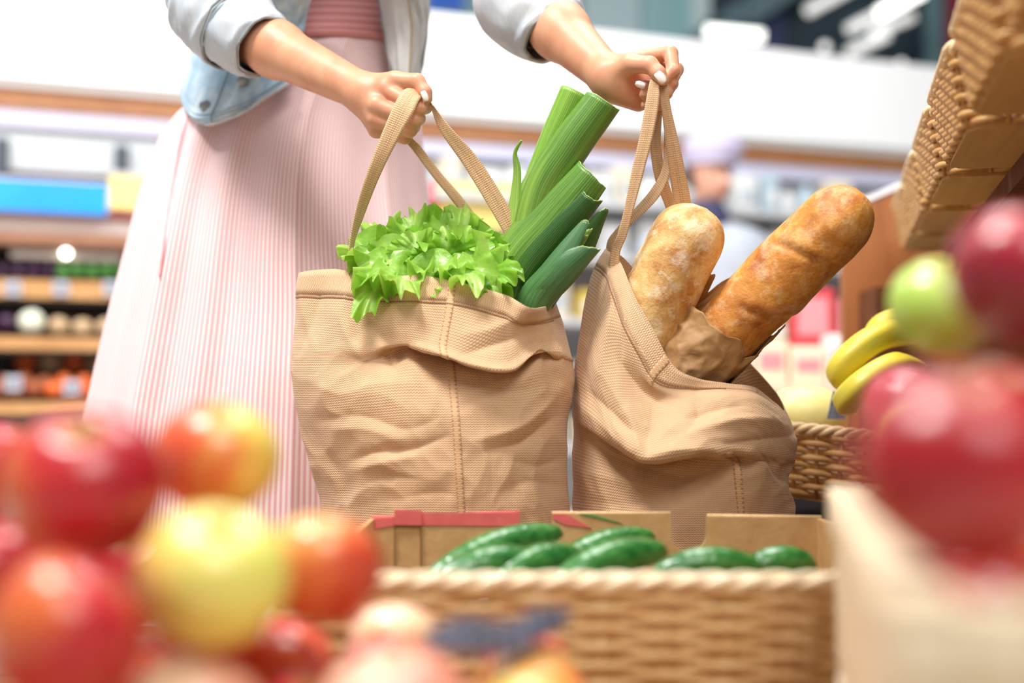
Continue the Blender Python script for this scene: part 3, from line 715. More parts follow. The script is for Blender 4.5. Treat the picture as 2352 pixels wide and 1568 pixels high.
# side seam of the skirt
def skirt_at(px, py):
    X, Yp = proj(SK); d = (X - px) ** 2 + (Yp - py) ** 2 + np.where(SK[..., 1] > YC, 1e6, 0)
    i, j = np.unravel_index(np.argmin(d), d.shape); return SK[i, j]
sl = np.array([skirt_at(px, py) + np.array([0, -0.004, 0]) for px, py in ((440,250),(418,320),(402,400),(390,470),(378,560),(366,640))])
V, F = tube(cr(sl, 40), 0.0016, 5); put('side_seam', V, F, simple('seam_pink', srgb(232, 168, 172), 0.7), SHOPPER)
# brown top under the jacket
TP = []
for py, xl, xr, hd in ((90,640,940,0.10),(40,640,942,0.106),(-80,625,955,0.128),(-200,600,965,0.130),(-400,580,980,0.130)):
    L = P(xl, py, 2.45); R = P(xr, py, 2.45); c0 = (L+R)/2; hw = (R[0]-L[0])/2; tt = np.linspace(0, 2*math.pi, 60, endpoint=False)
    TP.append(np.stack([c0[0]+hw*np.cos(tt), 2.44 - min(0.26, 0.0014*max(0, -py)) + hd*np.sin(tt), np.full(60, c0[2])], 1))
put('top', np.array(TP).reshape(-1, 3), grid_faces(5, 60, True), M['top'], SHOPPER, solid=0.002, subsurf=1)
# jacket panels
def sheet(name, rows, nr, nc, mat, parent, wr=0.004, seed=0, solid=0.003, closed=False):
    C = np.array([[P(*q) for q in r] for r in rows]); G = cr(cr(C, nr, 0), nc, 1)
    N = normals(G); U, V = np.meshgrid(np.linspace(0, 1, nc), np.linspace(0, 1, nr))
    d = wr * (1 - 2.2 * np.abs(noise_arr(U * 5 + noise_arr(V*3, U*3, seed), V * 4, seed))) + wr * 0.4 * noise_arr(U * 14, V * 12, seed + 3)
    G = G + N * d[..., None]
    return put(name, G.reshape(-1, 3), grid_faces(nr, nc), mat, parent, solid=solid), G
_, JL = sheet('jacket_front', [
 [(560,-320,2.42),(520,-320,2.22),(560,-330,2.10),(640,-330,2.05),(700,-330,2.03),(745,-330,2.04)],
 [(520,-100,2.56),(470,-100,2.38),(520,-100,2.27),(610,-100,2.21),(690,-100,2.18),(738,-100,2.185)],
 [(500,60,2.62),(452,60,2.46),(500,70,2.335),(590,70,2.285),(660,60,2.270),(706,40,2.272)],
 [(475,150,2.60),(426,150,2.44),(470,175,2.295),(560,165,2.262),(635,120,2.262),(690,84,2.262)],
 [(465,190,2.60),(412,196,2.42),(440,262,2.280),(520,255,2.245),(590,222,2.238),(668,172,2.240)],
 [(470,200,2.60),(416,206,2.42),(456,282,2.278),(525,270,2.243),(598,232,2.236),(676,182,2.240)]], 90, 110, M['denim'], SHOPPER, 0.005, 2.2)
_, JR = sheet('jacket_front', [
 [(858,-330,2.04),(900,-330,2.03),(950,-330,2.06),(990,-330,2.20)],
 [(862,-60,2.235),(905,-60,2.20),(955,-60,2.225),(992,-60,2.36)],
 [(878,60,2.290),(918,60,2.255),(960,60,2.275),(981,60,2.40)],
 [(897,170,2.290),(924,170,2.260),(952,170,2.275),(965,170,2.40)],
 [(902,215,2.290),(926,215,2.262),(948,215,2.275),(958,215,2.40)]], 60, 50, M['denim_inner'], SHOPPER, 0.003, 5.1)
sheet('jacket_back', [
 [(560,-320,2.42),(700,-330,2.46),(850,-330,2.44),(990,-330,2.20)],
 [(500,60,2.62),(680,60,2.68),(860,60,2.66),(981,60,2.40)],
 [(470,200,2.62),(660,200,2.70),(860,215,2.68),(958,215,2.40)]], 30, 40, M['denim'], SHOPPER, 0.002, 8.1)
# stitched hem band, seam lines and metal buttons on the jacket
hem = JL[-1] + np.array([0, -0.004, -0.001])
V, F = tube(hem[8:], 0.0030, 6); put('jacket_hem', V, F, M['denim_cuff'], SHOPPER)
STI = simple('denim_stitch', srgb(150, 172, 186), 0.8)
for rr_ in (70, 74):
    V, F = tube(JL[rr_, 24:106] + np.array([0, -0.0035, 0]), 0.0010, 5); put('stitch_line', V, F, STI, SHOPPER)
V, F = tube(JL[30:86, 56] + np.array([0, -0.0035, 0]), 0.0012, 5); put('stitch_line', V, F, STI, SHOPPER)
V, F = tube(JR[:, 0] + np.array([0, -0.001, 0]), 0.0026, 6); put('jacket_placket', V, F, M['denim_hem'], SHOPPER)
V, F = tube(JR[:, 26] + np.array([0, -0.0025, 0]), 0.0014, 5); put('stitch_line', V, F, simple('ochre_stitch', srgb(176, 150, 104), 0.8), SHOPPER)
def button(px, py, Y, r=0.0095):
    c = P(px, py, Y); n = view(c)
    V, F = tube([c + n * 0.000, c + n * 0.003, c + n * 0.0042, c + n * 0.0046], [r, r, r * 0.8, r * 0.25], 20)
    put('button', V, F, M['metal'], SHOPPER)
button(471, 243, 2.265); button(556, 186, 2.245)
# sleeves with rolled cuffs
def sleeve(path, rad, mat, name, seed, n=60, m=64, wr=0.004, squash=None):
    pts = cr(np.array([np.asarray(q, float) if len(q) == 3 and abs(q[0]) < 5 else P(*q) for q in path]), n); r = cr(np.array(rad, float)[:, None], n)[:, 0]
    T, N, B = frames(pts); a = np.linspace(0, 2*math.pi, m, endpoint=False)
    G = pts[:, None] + r[:, None, None] * (np.cos(a)[None, :, None]*N[:, None] + np.sin(a)[None, :, None]*B[:, None])
    D = (G - pts[:, None]) / r[:, None, None]
    t = np.linspace(0, 1, n)
    nz = noise_arr(np.cos(a)[None] * 1.6 + 0 * t[:, None], np.sin(a)[None] * 1.6 + 0 * t[:, None], t[:, None] * 5 + seed)
    G = G + D * (wr * (1 - 2.4 * np.abs(nz)))[..., None]
    o = put(name, G.reshape(-1, 3), grid_faces(n, m, True), mat, SHOPPER, solid=0.003)
    if 'cuff' in name:
        Ve, Fe = tube(G[-4], 0.0024, 6, True); put('cuff_edge', Ve, Fe, M['denim_hem'], o)
    return o
sleeve([tuple(SH1 + np.array([0.0, 0.02, 0.03])), (456,-250,2.15), (474,-60,2.165), (505,15,2.155), (560,72,2.122)], [0.085, 0.075, 0.068, 0.064, 0.060], M['denim'], 'sleeve', 1.0, wr=0.007)
ax1 = [(498,22,2.155),(520,40,2.14),(560,75,2.118),(590,96,2.102),(602,104,2.096),(606,107,2.094)]
sleeve(ax1, [0.061, 0.0640, 0.0600, 0.0530, 0.0490, 0.0450], M['denim_cuff'], 'cuff', 3.0, 60, 72, 0.003)
sleeve([(470,0,2.165),(505,25,2.148),(540,58,2.13),(552,68,2.124)], [0.066, 0.0705, 0.0700, 0.0660], M['denim_cuff'], 'cuff_fold', 4.0, 30, 72, 0.003)
sleeve([tuple(SH2 + np.array([0.0, 0.02, 0.03])), (1066,-300,2.14), (1166,-110,2.15), (1200,-20,2.14), (1232,25,2.11)], [0.085, 0.074, 0.068, 0.066, 0.062], M['denim_inner'], 'sleeve', 6.0, wr=0.006)
sleeve([(1196,-40,2.145),(1210,-8,2.130),(1238,36,2.102),(1262,64,2.084),(1272,76,2.077),(1275,80,2.075)], [0.074, 0.0800, 0.0680, 0.0560, 0.0510, 0.0470], M['denim_cuff'], 'cuff', 8.0, 60, 72, 0.003)

# ------------------------------------------------------------------ lettuce
def leaf_mat(name, c1, c2, vein):
    t = NT(name); uv = t.coord('UV'); s = t.n('ShaderNodeSeparateXYZ'); t.l(uv, s.inputs[0])
    co = t.coord()
    edge = t.math('MULTIPLY', t.math('ABSOLUTE', t.math('SUBTRACT', s.outputs[0], 0.5)), 2.0)
    f = t.math('ADD', t.math('MULTIPLY', s.outputs[1], 0.6), t.math('MULTIPLY', t.math('SUBTRACT', t.noise(co, 28, 3), 0.5), 1.3))
    col = t.mix(t.ramp(f, [(0.1, (0,0,0,1)), (0.85, (1,1,1,1))]), c1, c2)
    mid = t.ramp(edge, [(0.02, (1,1,1,1)), (0.16, (0,0,0,1))])
    vo = t.n('ShaderNodeTexVoronoi', feature='DISTANCE_TO_EDGE'); vo.inputs['Scale'].default_value = 75; t.l(co, vo.inputs['Vector'])
    ve = t.ramp(vo.outputs['Distance'], [(0.0, (1,1,1,1)), (0.09, (0,0,0,1))])
    col = t.mix(t.math('MULTIPLY', mid, 0.6), col, vein); col = t.mix(t.math('MULTIPLY', ve, 0.10), col, vein)
    nrm = t.bump(t.noise(co, 50, 3), 0.45, 0.005, t.bump(ve, 0.12, 0.0008))
    m = t.fin(col, 0.36, nrm, Subsurface_Weight=0.0, Coat_Weight=0.1)
    tr = t.n('ShaderNodeBsdfTranslucent'); t.l(t.mix(0.35, col, srgb(210, 245, 90), 'MIX'), tr.inputs[0])
    mx = t.n('ShaderNodeMixShader'); mx.inputs[0].default_value = 0.34
    out = t.t.nodes['Material Output']; t.l(t.b.outputs[0], mx.inputs[1]); t.l(tr.outputs[0], mx.inputs[2]); t.l(mx.outputs[0], out.inputs[0])
    return m
M['lettuce'] = leaf_mat('lettuce_leaf', srgb(132, 186, 50), srgb(194, 232, 116), srgb(216, 240, 160))
M['lettuce_deep'] = leaf_mat('lettuce_leaf_deep', srgb(108, 168, 36), srgb(150, 204, 66), srgb(196, 226, 130))
def lettuce_leaf(parent, base, mid, tip, width, seed, mat, face=(0, -1, 0.35), curl=0.0, ruf=1.0):
    """frilly leaf: a disc laid along a bent spine, its whole margin ruffled and lobed"""
    rnd = random.Random(seed); b, m_, tp = P(*base), P(*mid), P(*tip)
    nr_, nt_ = 18, 132
    rho = np.linspace(0.0, 1, nr_)[:, None] ** 0.85; th = np.linspace(0, 2*math.pi, nt_, endpoint=False)[None]
    p = [rnd.uniform(0, 6.3) for _ in range(8)]
    lob = 1 + rho ** 2 * (0.10 * np.sin(4*th + p[0]) + 0.065 * np.sin(8*th + p[1]) + 0.030 * np.sin(15*th + p[2]) + 0.014 * np.sin(31*th + p[3]))
    x = rho * np.cos(th) * lob; y = rho * np.sin(th) * lob
    t = np.clip(0.5 + 0.5 * y, -0.08, 1.12)
    tt = t[..., None]
    C = (1-tt)**2 * b + 2*tt*(1-tt) * m_ + tt**2 * tp
    T = 2*(1-tt)*(m_ - b) + 2*tt*(tp - m_); T = T / (np.linalg.norm(T, axis=-1)[..., None] + 1e-9)
    fc = np.array(face, float); S = np.cross(T, fc); S /= np.linalg.norm(S, axis=-1)[..., None]; N = np.cross(S, T)
    wt = 0.45 + 0.55 * np.clip(t / 0.45, 0, 1)
    W = width * 1.35
    ru = ruf * W * (rho ** 2.2 * (0.20 * np.sin(4*th + p[4]) + 0.16 * np.sin(7*th + p[5])) + rho ** 4 * (0.13 * np.sin(12*th + p[6]) + 0.08 * np.sin(21*th + p[7])))
    blis = 0.05 * W * np.sin(9*x + p[0]) * np.sin(8*y + p[1]) * (1 - rho)
    G = C + S * (W * x * wt)[..., None] + N * (ru + blis + curl * W * np.abs(x) ** 1.6)[..., None]
    us = np.concatenate([(x + 1) / 2, (x[:, :1] + 1) / 2], 1); vv = np.concatenate([t, t[:, :1]], 1)
    return put('leaf', G.reshape(-1, 3), grid_faces(nr_, nt_, True), mat, parent, uv=grid_uv(nr_, nt_, True, us, vv))
LET = thing('lettuce', 'bright green curly lettuce spilling over the rim of a shopping bag', 'lettuce', P(990, 720, 1.96))
lv = [ # base, mid, tip, half width, facing, curl
 ((950,700,1.98),(860,560,2.00),(862,545,2.02),0.036,(0.2,-1,0.5),0.2),
 ((960,700,1.97),(890,520,2.00),(900,515,2.02),0.034,(0.1,-1,0.4),0.1),
 ((975,700,1.97),(945,500,1.99),(935,492,2.00),0.030,(0.1,-1,0.3),0.2),
 ((985,700,1.96),(1000,540,1.98),(1025,482,1.98),0.034,(0,-1,0.2),-0.1),
 ((1000,700,1.96),(1060,520,1.97),(1085,486,1.97),0.038,(-0.2,-1,0.3),0.1),
 ((1020,700,1.96),(1110,560,1.96),(1132,540,1.95),0.036,(-0.1,-1,0.5),0.2),
 ((1030,700,1.95),(1150,590,1.94),(1168,570,1.92),0.034,(-0.2,-1,0.5),-0.2),
 ((1030,700,1.94),(1160,620,1.92),(1172,640,1.90),0.030,(-0.2,-1,0.6),0.2),
 ((950,690,1.96),(820,560,1.96),(785,598,1.95),0.030,(0.2,-1,0.6),0.2),
 ((950,690,1.95),(850,580,1.94),(812,622,1.92),0.034,(0.2,-1,0.6),-0.2),
 ((955,690,1.94),(880,560,1.92),(835,640,1.89),0.036,(0.2,-1,0.7),0.1),
 ((960,690,1.93),(890,580,1.90),(868,668,1.852),0.034,(0.1,-1,0.5),-0.15),
 ((950,690,1.93),(868,600,1.89),(838,725,1.855),0.026,(0.1,-1,0.4),0.1),
 ((970,690,1.93),(920,600,1.89),(925,668,1.835),0.030,(0,-1,0.5),0.2),
 ((985,690,1.94),(955,560,1.93),(948,530,1.93),0.034,(0.1,-1,0.2),-0.1),
 ((1005,690,1.93),(1030,560,1.91),(1020,535,1.90),0.034,(0,-1,0.2),0.25),
 ((1020,690,1.92),(1090,570,1.90),(1100,560,1.89),0.036,(-0.1,-1,0.3),-0.1),
 ((1010,690,1.92),(1080,580,1.87),(1090,660,1.828),0.034,(-0.1,-1,0.5),0.1),
 ((1030,690,1.92),(1130,590,1.88),(1148,668,1.834),0.030,(-0.2,-1,0.5),-0.2),
 ((990,690,1.92),(1000,590,1.88),(1005,632,1.852),0.026,(0,-1,0.5),0.2),
 ((1000,690,1.91),(1040,610,1.88),(1050,634,1.848),0.026,(-0.1,-1,0.5),-0.2),
 ((965,690,1.94),(890,560,1.94),(858,590,1.93),0.030,(0.3,-1,0.7),0.2),
 ((960,690,1.94),(905,560,1.93),(905,610,1.90),0.028,(0.1,-1,0.7),-0.2),
 ((1025,690,1.93),(1120,560,1.92),(1140,610,1.89),0.030,(-0.2,-1,0.7),0.2),
 ((1030,700,1.93),(1130,640,1.90),(1150,686,1.850),0.022,(-0.1,-1,0.4),0.2),
]
for i, (b_, m_, t_, w_, fc, cu) in enumerate(lv):
    lettuce_leaf(LET, b_, m_, t_, w_, 100 + i, M['lettuce'] if i % 3 else M['lettuce_deep'], fc, cu, 1.4)
V, F = tube(np.array([P(985,860,1.97), P(988,760,1.965), P(990,690,1.96)]), [0.018, 0.022, 0.02], 14); put('stem', V, F, simple('lettuce_stem', srgb(210, 226, 150), 0.5), LET)

# ------------------------------------------------------------------ leeks
def leek_mat(name, c1, c2, c3):
    t = NT(name); uv = t.coord('UV'); s = t.n('ShaderNodeSeparateXYZ'); t.l(uv, s.inputs[0])
    c = t.n('ShaderNodeCombineXYZ'); t.l(t.math('MULTIPLY', s.outputs[0], 60.0), c.inputs[0]); t.l(t.math('MULTIPLY', s.outputs[1], 1.6), c.inputs[1])
    st = t.noise(c.outputs[0], 1.0, 4, 0.6)
    c2n = t.n('ShaderNodeCombineXYZ'); t.l(t.math('MULTIPLY', s.outputs[0], 9.0), c2n.inputs[0]); t.l(t.math('MULTIPLY', s.outputs[1], 1.0), c2n.inputs[1])
    br = t.noise(c2n.outputs[0], 1.0, 2)
    col = t.mix(t.ramp(st, [(0.3, (0,0,0,1)), (0.7, (1,1,1,1))]), c1, c2)
    f = t.math('ADD', t.math('MULTIPLY', t.math('SUBTRACT', 1.0, s.outputs[1]), 0.75), t.math('MULTIPLY', t.math('SUBTRACT', br, 0.5), 1.3))
    col = t.mix(t.ramp(f, [(0.25, (0,0,0,1)), (0.95, (1,1,1,1))]), col, c3)
    rib = t.math('SINE', t.math('MULTIPLY', s.outputs[0], 150.0))
    return t.fin(col, 0.36, t.bump(rib, 0.18, 0.0008, t.bump(st, 0.3, 0.0015)), Coat_Weight=0.12, Subsurface_Weight=0.05, Subsurface_Scale=0.01)
M['leek'] = leek_mat('leek_leaf', srgb(62, 108, 34), srgb(112, 156, 62), srgb(160, 196, 84))
M['leek_pale'] = leek_mat('leek_leaf_pale', srgb(104, 152, 46), srgb(146, 190, 80), srgb(186, 214, 112))
M['leek_dark'] = leek_mat('leek_leaf_dark', srgb(26, 72, 26), srgb(58, 106, 36), srgb(88, 134, 48))
M['leek_blue'] = leek_mat('leek_leaf_blue', srgb(40, 92, 50), srgb(88, 136, 84), srgb(104, 146, 78))
M['leek_cut'] = simple('leek_cut_edge', srgb(206, 222, 150), 0.5, srgb(160, 190, 90), 200)
def leek_leaf(parent, spine, half_w, arc, roll, mat, seed=0, cut=0.0, nl=50, nw=29, wav=0.0, name='leaf', thick=0.0016, point=0.0):
    """curved channel: spine pixel/depth points, half width along it (m), arc = opening angle of the cross-section, roll = facing"""
    pts = cr(np.array([P(*q) for q in spine]), nl); w = cr(np.array(half_w, float)[:, None], nl)[:, 0]
    T = np.gradient(pts, axis=0); T /= np.linalg.norm(T, axis=1)[:, None]
    vdir = np.array([0, -1.0, 0.15]); S = np.cross(T, vdir); S /= np.linalg.norm(S, axis=1)[:, None]; N = np.cross(S, T)
    rl = np.broadcast_to(cr(np.array(roll, float)[:, None], nl)[:, 0] if hasattr(roll, '__len__') else roll, (nl,))
    S2 = S*np.cos(rl)[:, None] + N*np.sin(rl)[:, None]; N2 = N*np.cos(rl)[:, None] - S*np.sin(rl)[:, None]
    ar = np.broadcast_to(cr(np.array(arc, float)[:, None], nl)[:, 0] if hasattr(arc, '__len__') else arc, (nl,))
    s = np.linspace(-1, 1, nw); t = np.linspace(0, 1, nl)
    G = np.zeros((nl, nw, 3))
    for i in range(nl):
        ph = s * ar[i] / 2; Rr = w[i] / max(math.sin(min(ar[i] / 2, math.pi / 2)), 1e-3)
        G[i] = pts[i] + S2[i] * (Rr * np.sin(ph))[:, None] + N2[i] * (Rr * (np.cos(ph) - 1) + (Rr if ar[i] > 3 else 0))[:, None]
    G += N2[:, None] * (wav * np.sin(7 * t[:, None] + 3 * s[None] + seed))[..., None]
    # slanted or pointed cut at the top
    top = np.clip((t - 0.75) / 0.25, 0, 1)[:, None] ** 1.5
    jag = 0.0006 * np.sin(7 * s + seed) + 0.0003 * np.sin(17 * s + seed)
    G += T[:, None] * (top * (cut * s[None] - point * np.abs(s[None]) ** 1.3 + jag[None]))[..., None]
    us = np.tile((s + 1) / 2 * np.clip(ar.max() / 2.5, 0.8, 2), (nl, 1)); vv = np.tile(t[:, None], (1, nw))
    o = put(name, G.reshape(-1, 3), grid_faces(nl, nw), mat, parent, uv=grid_uv(nl, nw, False, us, vv), solid=thick)
    V, F = tube(G[-1], thick * 0.55, 5); put('cut_edge', V, F, M['leek_cut'], o)
    return o
PX = 1.93 / FPX
LK1 = thing('leek', 'tallest pale green leek with two cut tubes rising behind the lettuce', 'leek', P(1200, 700, 1.96), group='leeks in the bag')
leek_leaf(LK1, [(1196,700,1.985),(1215,480,1.975),(1258,350,1.965),(1322,212,1.955)], [24*PX, 26*PX, 30*PX, 36*PX], 5.9, 0.5, M['leek_pale'], 1, 0.000)
leek_leaf(LK1, [(1190,690,1.965),(1232,470,1.950),(1300,350,1.940),(1384,234,1.930)], [34*PX, 42*PX, 46*PX, 42*PX], 5.7, 0.3, M['leek'], 2, 0.006)
leek_leaf(LK1, [(1160,620,1.955),(1176,500,1.950),(1186,400,1.945),(1182,352,1.94),(1197,324,1.935)], [16*PX, 15*PX, 10*PX, 4.5*PX, 1.2*PX], 1.6, 0.5, M['leek_pale'], 3, 0, wav=0.001)
leek_leaf(LK1, [(1196,600,1.975),(1205,470,1.97),(1222,396,1.965)], [16*PX, 20*PX, 12*PX], 1.8, -0.3, M['leek_pale'], 4, 0.006)
for k, (rw, sd) in enumerate(((30, 5), (20, 6))):
    leek_leaf(LK1, [(1225,500,1.952),(1300,350,1.942),(1376 + 3*k,240 + k*2,1.932)], [rw*PX, rw*PX, rw*PX], 5.6, 0.3 + 0.5*k, M['leek_pale'], sd, 0.006, 30, 25, name='inner_layer')
LK2 = thing('leek', 'broad flat-sided leek with striped green leaf in the middle of the bunch', 'leek', P(1230, 720, 1.94), group='leeks in the bag')
leek_leaf(LK2, [(1120,760,1.945),(1170,610,1.925),(1260,500,1.912),(1352,394,1.900)], [44*PX, 62*PX, 64*PX, 46*PX], [2.2,2.0,2.0,2.4], 0.15, M['leek'], 7, -0.002, wav=0.0008)
leek_leaf(LK2, [(1140,770,1.965),(1190,620,1.955),(1275,510,1.945),(1364,408,1.935)], [40*PX, 50*PX, 50*PX, 40*PX], 2.2, 3.3, M['leek_pale'], 8, 0.003)
leek_leaf(LK2, [(1170,760,1.930),(1210,640,1.918),(1290,540,1.908),(1360,458,1.900)], [30*PX, 36*PX, 34*PX, 24*PX], 1.7, -0.45, M['leek_dark'], 9, 0.004, point=-0.004)
LK3 = thing('leek', 'shortest dark leek with curled leaves nearest the bag rim', 'leek', P(1240, 740, 1.92), group='leeks in the bag')
leek_leaf(LK3, [(1190,780,1.935),(1240,668,1.925),(1320,590,1.915),(1392,478,1.905)], [22*PX, 34*PX, 36*PX, 9*PX], 1.6, -0.35, M['leek_dark'], 10, 0.004, point=0.006)
leek_leaf(LK3, [(1170,790,1.905),(1212,680,1.892),(1270,610,1.880),(1345,505,1.882)], [24*PX, 33*PX, 32*PX, 11*PX], [2.6,2.4,2.2,1.4], 0.35, M['leek_blue'], 11, 0.004, point=0.006)
leek_leaf(LK3, [(1200,790,1.900),(1240,690,1.888),(1300,620,1.876),(1356,568,1.872)], [24*PX, 34*PX, 34*PX, 20*PX], [2.4,2.4,2.0,1.8], -0.3, M['leek_blue'], 12, 0.010, point=0.002)
leek_leaf(LK3, [(1230,700,1.900),(1290,600,1.894),(1338,540,1.890)], [18*PX, 18*PX, 9*PX], 2.2, 0.1, M['leek'], 13, 0.004, 30, name='inner_leaf')
leek_leaf(LK3, [(1235,700,1.905),(1305,600,1.900),(1352,528,1.898)], [14*PX, 14*PX, 7*PX], 2.2, -0.4, M['leek_pale'], 14, 0.004, 30, name='inner_leaf')
leek_leaf(LK3, [(1225,790,1.925),(1262,690,1.918),(1340,600,1.912)], [20*PX, 26*PX, 14*PX], 1.6, -0.7, M['leek_dark'], 15, 0.004, 30)

# ------------------------------------------------------------------ bread
def crust_mat(name, pale, mid, dark, floury, seed, amt):
    t = NT(name); co = t.mapping(t.coord(), loc=(seed, seed * 0.7, 0))
    a = t.noise(co, 16, 5, 0.6, 0.8); b = t.noise(co, 45, 4, 0.65); fl = t.noise(co, 34, 5, 0.7, 0.25)
    f = t.math('ADD', t.math('MULTIPLY', a, 0.75), t.math('MULTIPLY', b, 0.35))
    col = t.ramp(f, [(0.36, pale), (0.53, mid), (0.72, dark)])
    flm = t.ramp(fl, [(0.50, (0,0,0,1)), (0.70, (1,1,1,1))])
    col = t.mix(t.math('MULTIPLY', flm, amt), col, floury)
    return t.fin(col, 0.55, t.bump(t.noise(co, 130, 5, 0.7), 0.35, 0.003, t.bump(b, 0.4, 0.006)))
M['crust_a'] = crust_mat('crust_golden_floury', srgb(246, 222, 168), srgb(230, 186, 118), srgb(190, 122, 56), srgb(252, 240, 216), 3.0, 0.7)
M['crust_b'] = crust_mat('crust_brown', srgb(234, 184, 104), srgb(212, 142, 60), srgb(166, 90, 28), srgb(248, 224, 184), 8.0, 0.42)
def loaf(name, label, spine, rad, mat, seed, slashes):
    base = P(*spine[0]); o = thing(name, label, 'bread', base, group='loaves of bread in the bag')
    n, m = 110, 72
    pts = cr(np.array([P(*q) for q in spine]), n)
    t = np.linspace(0, 1, n); r = cr(np.array(rad, float)[:, None], n)[:, 0]
    capf = np.ones(n); 
    for i in range(n):
        d = min(t[i], 1 - t[i]) / 0.16
        if d < 1: capf[i] = math.sqrt(max(0.0, 1 - (1 - d) ** 2.3))
    T, N, B = frames(pts); a = np.linspace(0, 2*math.pi, m, endpoint=False)
    D = np.cos(a)[None, :, None]*N[:, None] + np.sin(a)[None, :, None]*B[:, None]
    R = (r * np.maximum(capf, 0.02))[:, None] * np.ones((1, m))
    nz = noise_arr(np.cos(a)[None]*1.2 + 0*t[:, None], np.sin(a)[None]*1.2 + 0*t[:, None], t[:, None]*4 + seed)
    n2 = noise_arr(np.cos(a)[None]*4 + 0*t[:, None], np.sin(a)[None]*4 + 0*t[:, None], t[:, None]*13 + seed)
    R = R * (1 + 0.07 * nz + 0.02 * n2)
    for (tc, ac, tilt, ln, dep) in slashes:      # scored slashes with a raised ear
        dt = t[:, None] - tc - tilt * (((a[None] - ac + math.pi) % (2*math.pi)) - math.pi)
        da = ((a[None] - ac + math.pi) % (2*math.pi)) - math.pi
        env = np.clip(1 - (da / ln) ** 2, 0, 1)
        R = R * (1 + env * (-dep * np.exp(-(dt / 0.018) ** 2) + dep * 0.8 * np.exp(-((dt - 0.045) / 0.03) ** 2)))
    G = pts[:, None] + D * R[..., None]
    mb = MB(); mb.add(G.reshape(-1, 3), grid_faces(n, m, True) + [list(range(m))[::-1], [(n-1)*m + j for j in range(m)]])
    c = mb.build('crust', mat, o)
    return o
loaf('bread_loaf', 'shorter pale floury loaf standing upright in the right-hand bag', [(1440,960,1.965),(1470,800,1.955),(1530,640,1.945),(1622,478,1.930)], [0.046, 0.049, 0.051, 0.051], M['crust_a'], 2.0, [(0.62, 2.6, 0.05, 1.0, 0.05)])
loaf('bread_loaf', 'longer brown loaf leaning far out of the right-hand bag to the right', [(1560,890,1.955),(1690,740,1.935),(1840,590,1.895),(1985,448,1.840)], [0.043, 0.047, 0.050, 0.046], M['crust_b'], 5.0, [(0.45, 2.4, 0.06, 1.2, 0.07), (0.70, 1.6, 0.06, 1.2, 0.06)])
# torn paper bag round the long loaf
PAPER = NT('kraft_paper'); co_ = PAPER.coord()
PAPER = PAPER.fin(PAPER.mix(PAPER.noise(co_, 60, 4), srgb(180, 138, 88), srgb(158, 116, 70)), 0.6, PAPER.bump(PAPER.noise(co_, 30, 2, 0.5, 1.0), 0.4, 0.006))
def paper_sleeve(parent, name, a, b, r0, r1, ang0, ang1, seed, jag=0.012, n=46, m=70):
    a, b = P(*a), P(*b); ax = b - a; L = np.linalg.norm(ax); ax = ax / L
    S = np.cross(ax, np.array([0, -1.0, 0])); S /= np.linalg.norm(S); N = np.cross(S, ax)
    th = np.linspace(ang0, ang1, m); rows = []
    for i in range(n):
        t = i / (n - 1.0); row = []
        for q in th:
            e = jag * (mnoise.noise(Vector((q * 2.2, seed, 0))) + 0.5 * abs(math.sin(q * 3 + seed)))
            r = r0 + (r1 - r0) * t
            cx = 1 - 2.3 * abs(mnoise.noise(Vector((math.cos(q) * 1.9, math.sin(q) * 1.9, t * 3.2 + seed))))
            cx2 = 1 - 2.3 * abs(mnoise.noise(Vector((math.cos(q) * 4.5, math.sin(q) * 4.5, t * 7 + seed))))
            r = r + 0.0045 * cx + 0.0007 * cx2
            row.append(a + ax * (t * (L + e)) + (S * math.cos(q) + N * math.sin(q)) * r)
        rows.append(row)
    return put(name, np.array(rows).reshape(-1, 3), grid_faces(n, m), PAPER, parent, solid=0.0006, smooth=True)
PB = thing('paper_bread_sleeve', 'crumpled brown paper sleeve wrapped round the long loaf', 'paper bag', P(1560, 890, 1.95))
paper_sleeve(PB, 'front_paper', (1545,885,1.955), (1650,765,1.945), 0.052, 0.0570, 0.2, 3.0, 1.0, 0.012)
paper_sleeve(PB, 'back_paper', (1545,885,1.955), (1690,715,1.935), 0.053, 0.0590, -2.9, 0.3, 4.0, 0.045)

# ------------------------------------------------------------------ apples
Y_, G_, O_, R_, D_ = srgb(232, 214, 120), srgb(206, 218, 126), srgb(232, 150, 70), srgb(206, 46, 44), srgb(150, 20, 40)
M['apple_red'] = apple_mat('apple_red', [(0.12, srgb(226, 190, 84)), (0.36, srgb(222, 112, 54)), (0.58, srgb(200, 44, 48)), (0.9, srgb(168, 20, 36))], 0.16)
M['apple_blush'] = apple_mat('apple_blush', [(0.20, srgb(226, 222, 116)), (0.48, srgb(236, 196, 92)), (0.66, srgb(232, 110, 60)), (0.92, srgb(206, 44, 48))], -0.03, (-0.8, -0.3, 0.3))
M['apple_yellow'] = apple_mat('apple_yellow', [(0.30, srgb(222, 222, 112)), (0.62, srgb(232, 216, 112)), (0.84, srgb(236, 160, 82)), (1.0, srgb(222, 96, 64))], -0.06, (-0.9, -0.2, 0.1))
M['apple_orange'] = apple_mat('apple_orange', [(0.15, srgb(240, 214, 130)), (0.45, srgb(238, 176, 92)), (0.7, srgb(226, 112, 60)), (0.95, srgb(204, 58, 50))], 0.06, (0.5, -0.5, -0.3))
M['apple_peach'] = apple_mat('apple_peach', [(0.15, srgb(244, 226, 160)), (0.5, srgb(246, 206, 176)), (0.85, srgb(236, 150, 130))], 0.05, (0.4, -0.4, 0.4))
M['apple_green'] = apple_mat('apple_green', [(0.2, srgb(150, 190, 66)), (0.5, srgb(172, 206, 88)), (0.9, srgb(206, 222, 130))], 0.0, (0.2, -0.2, 0.9), 0.2)
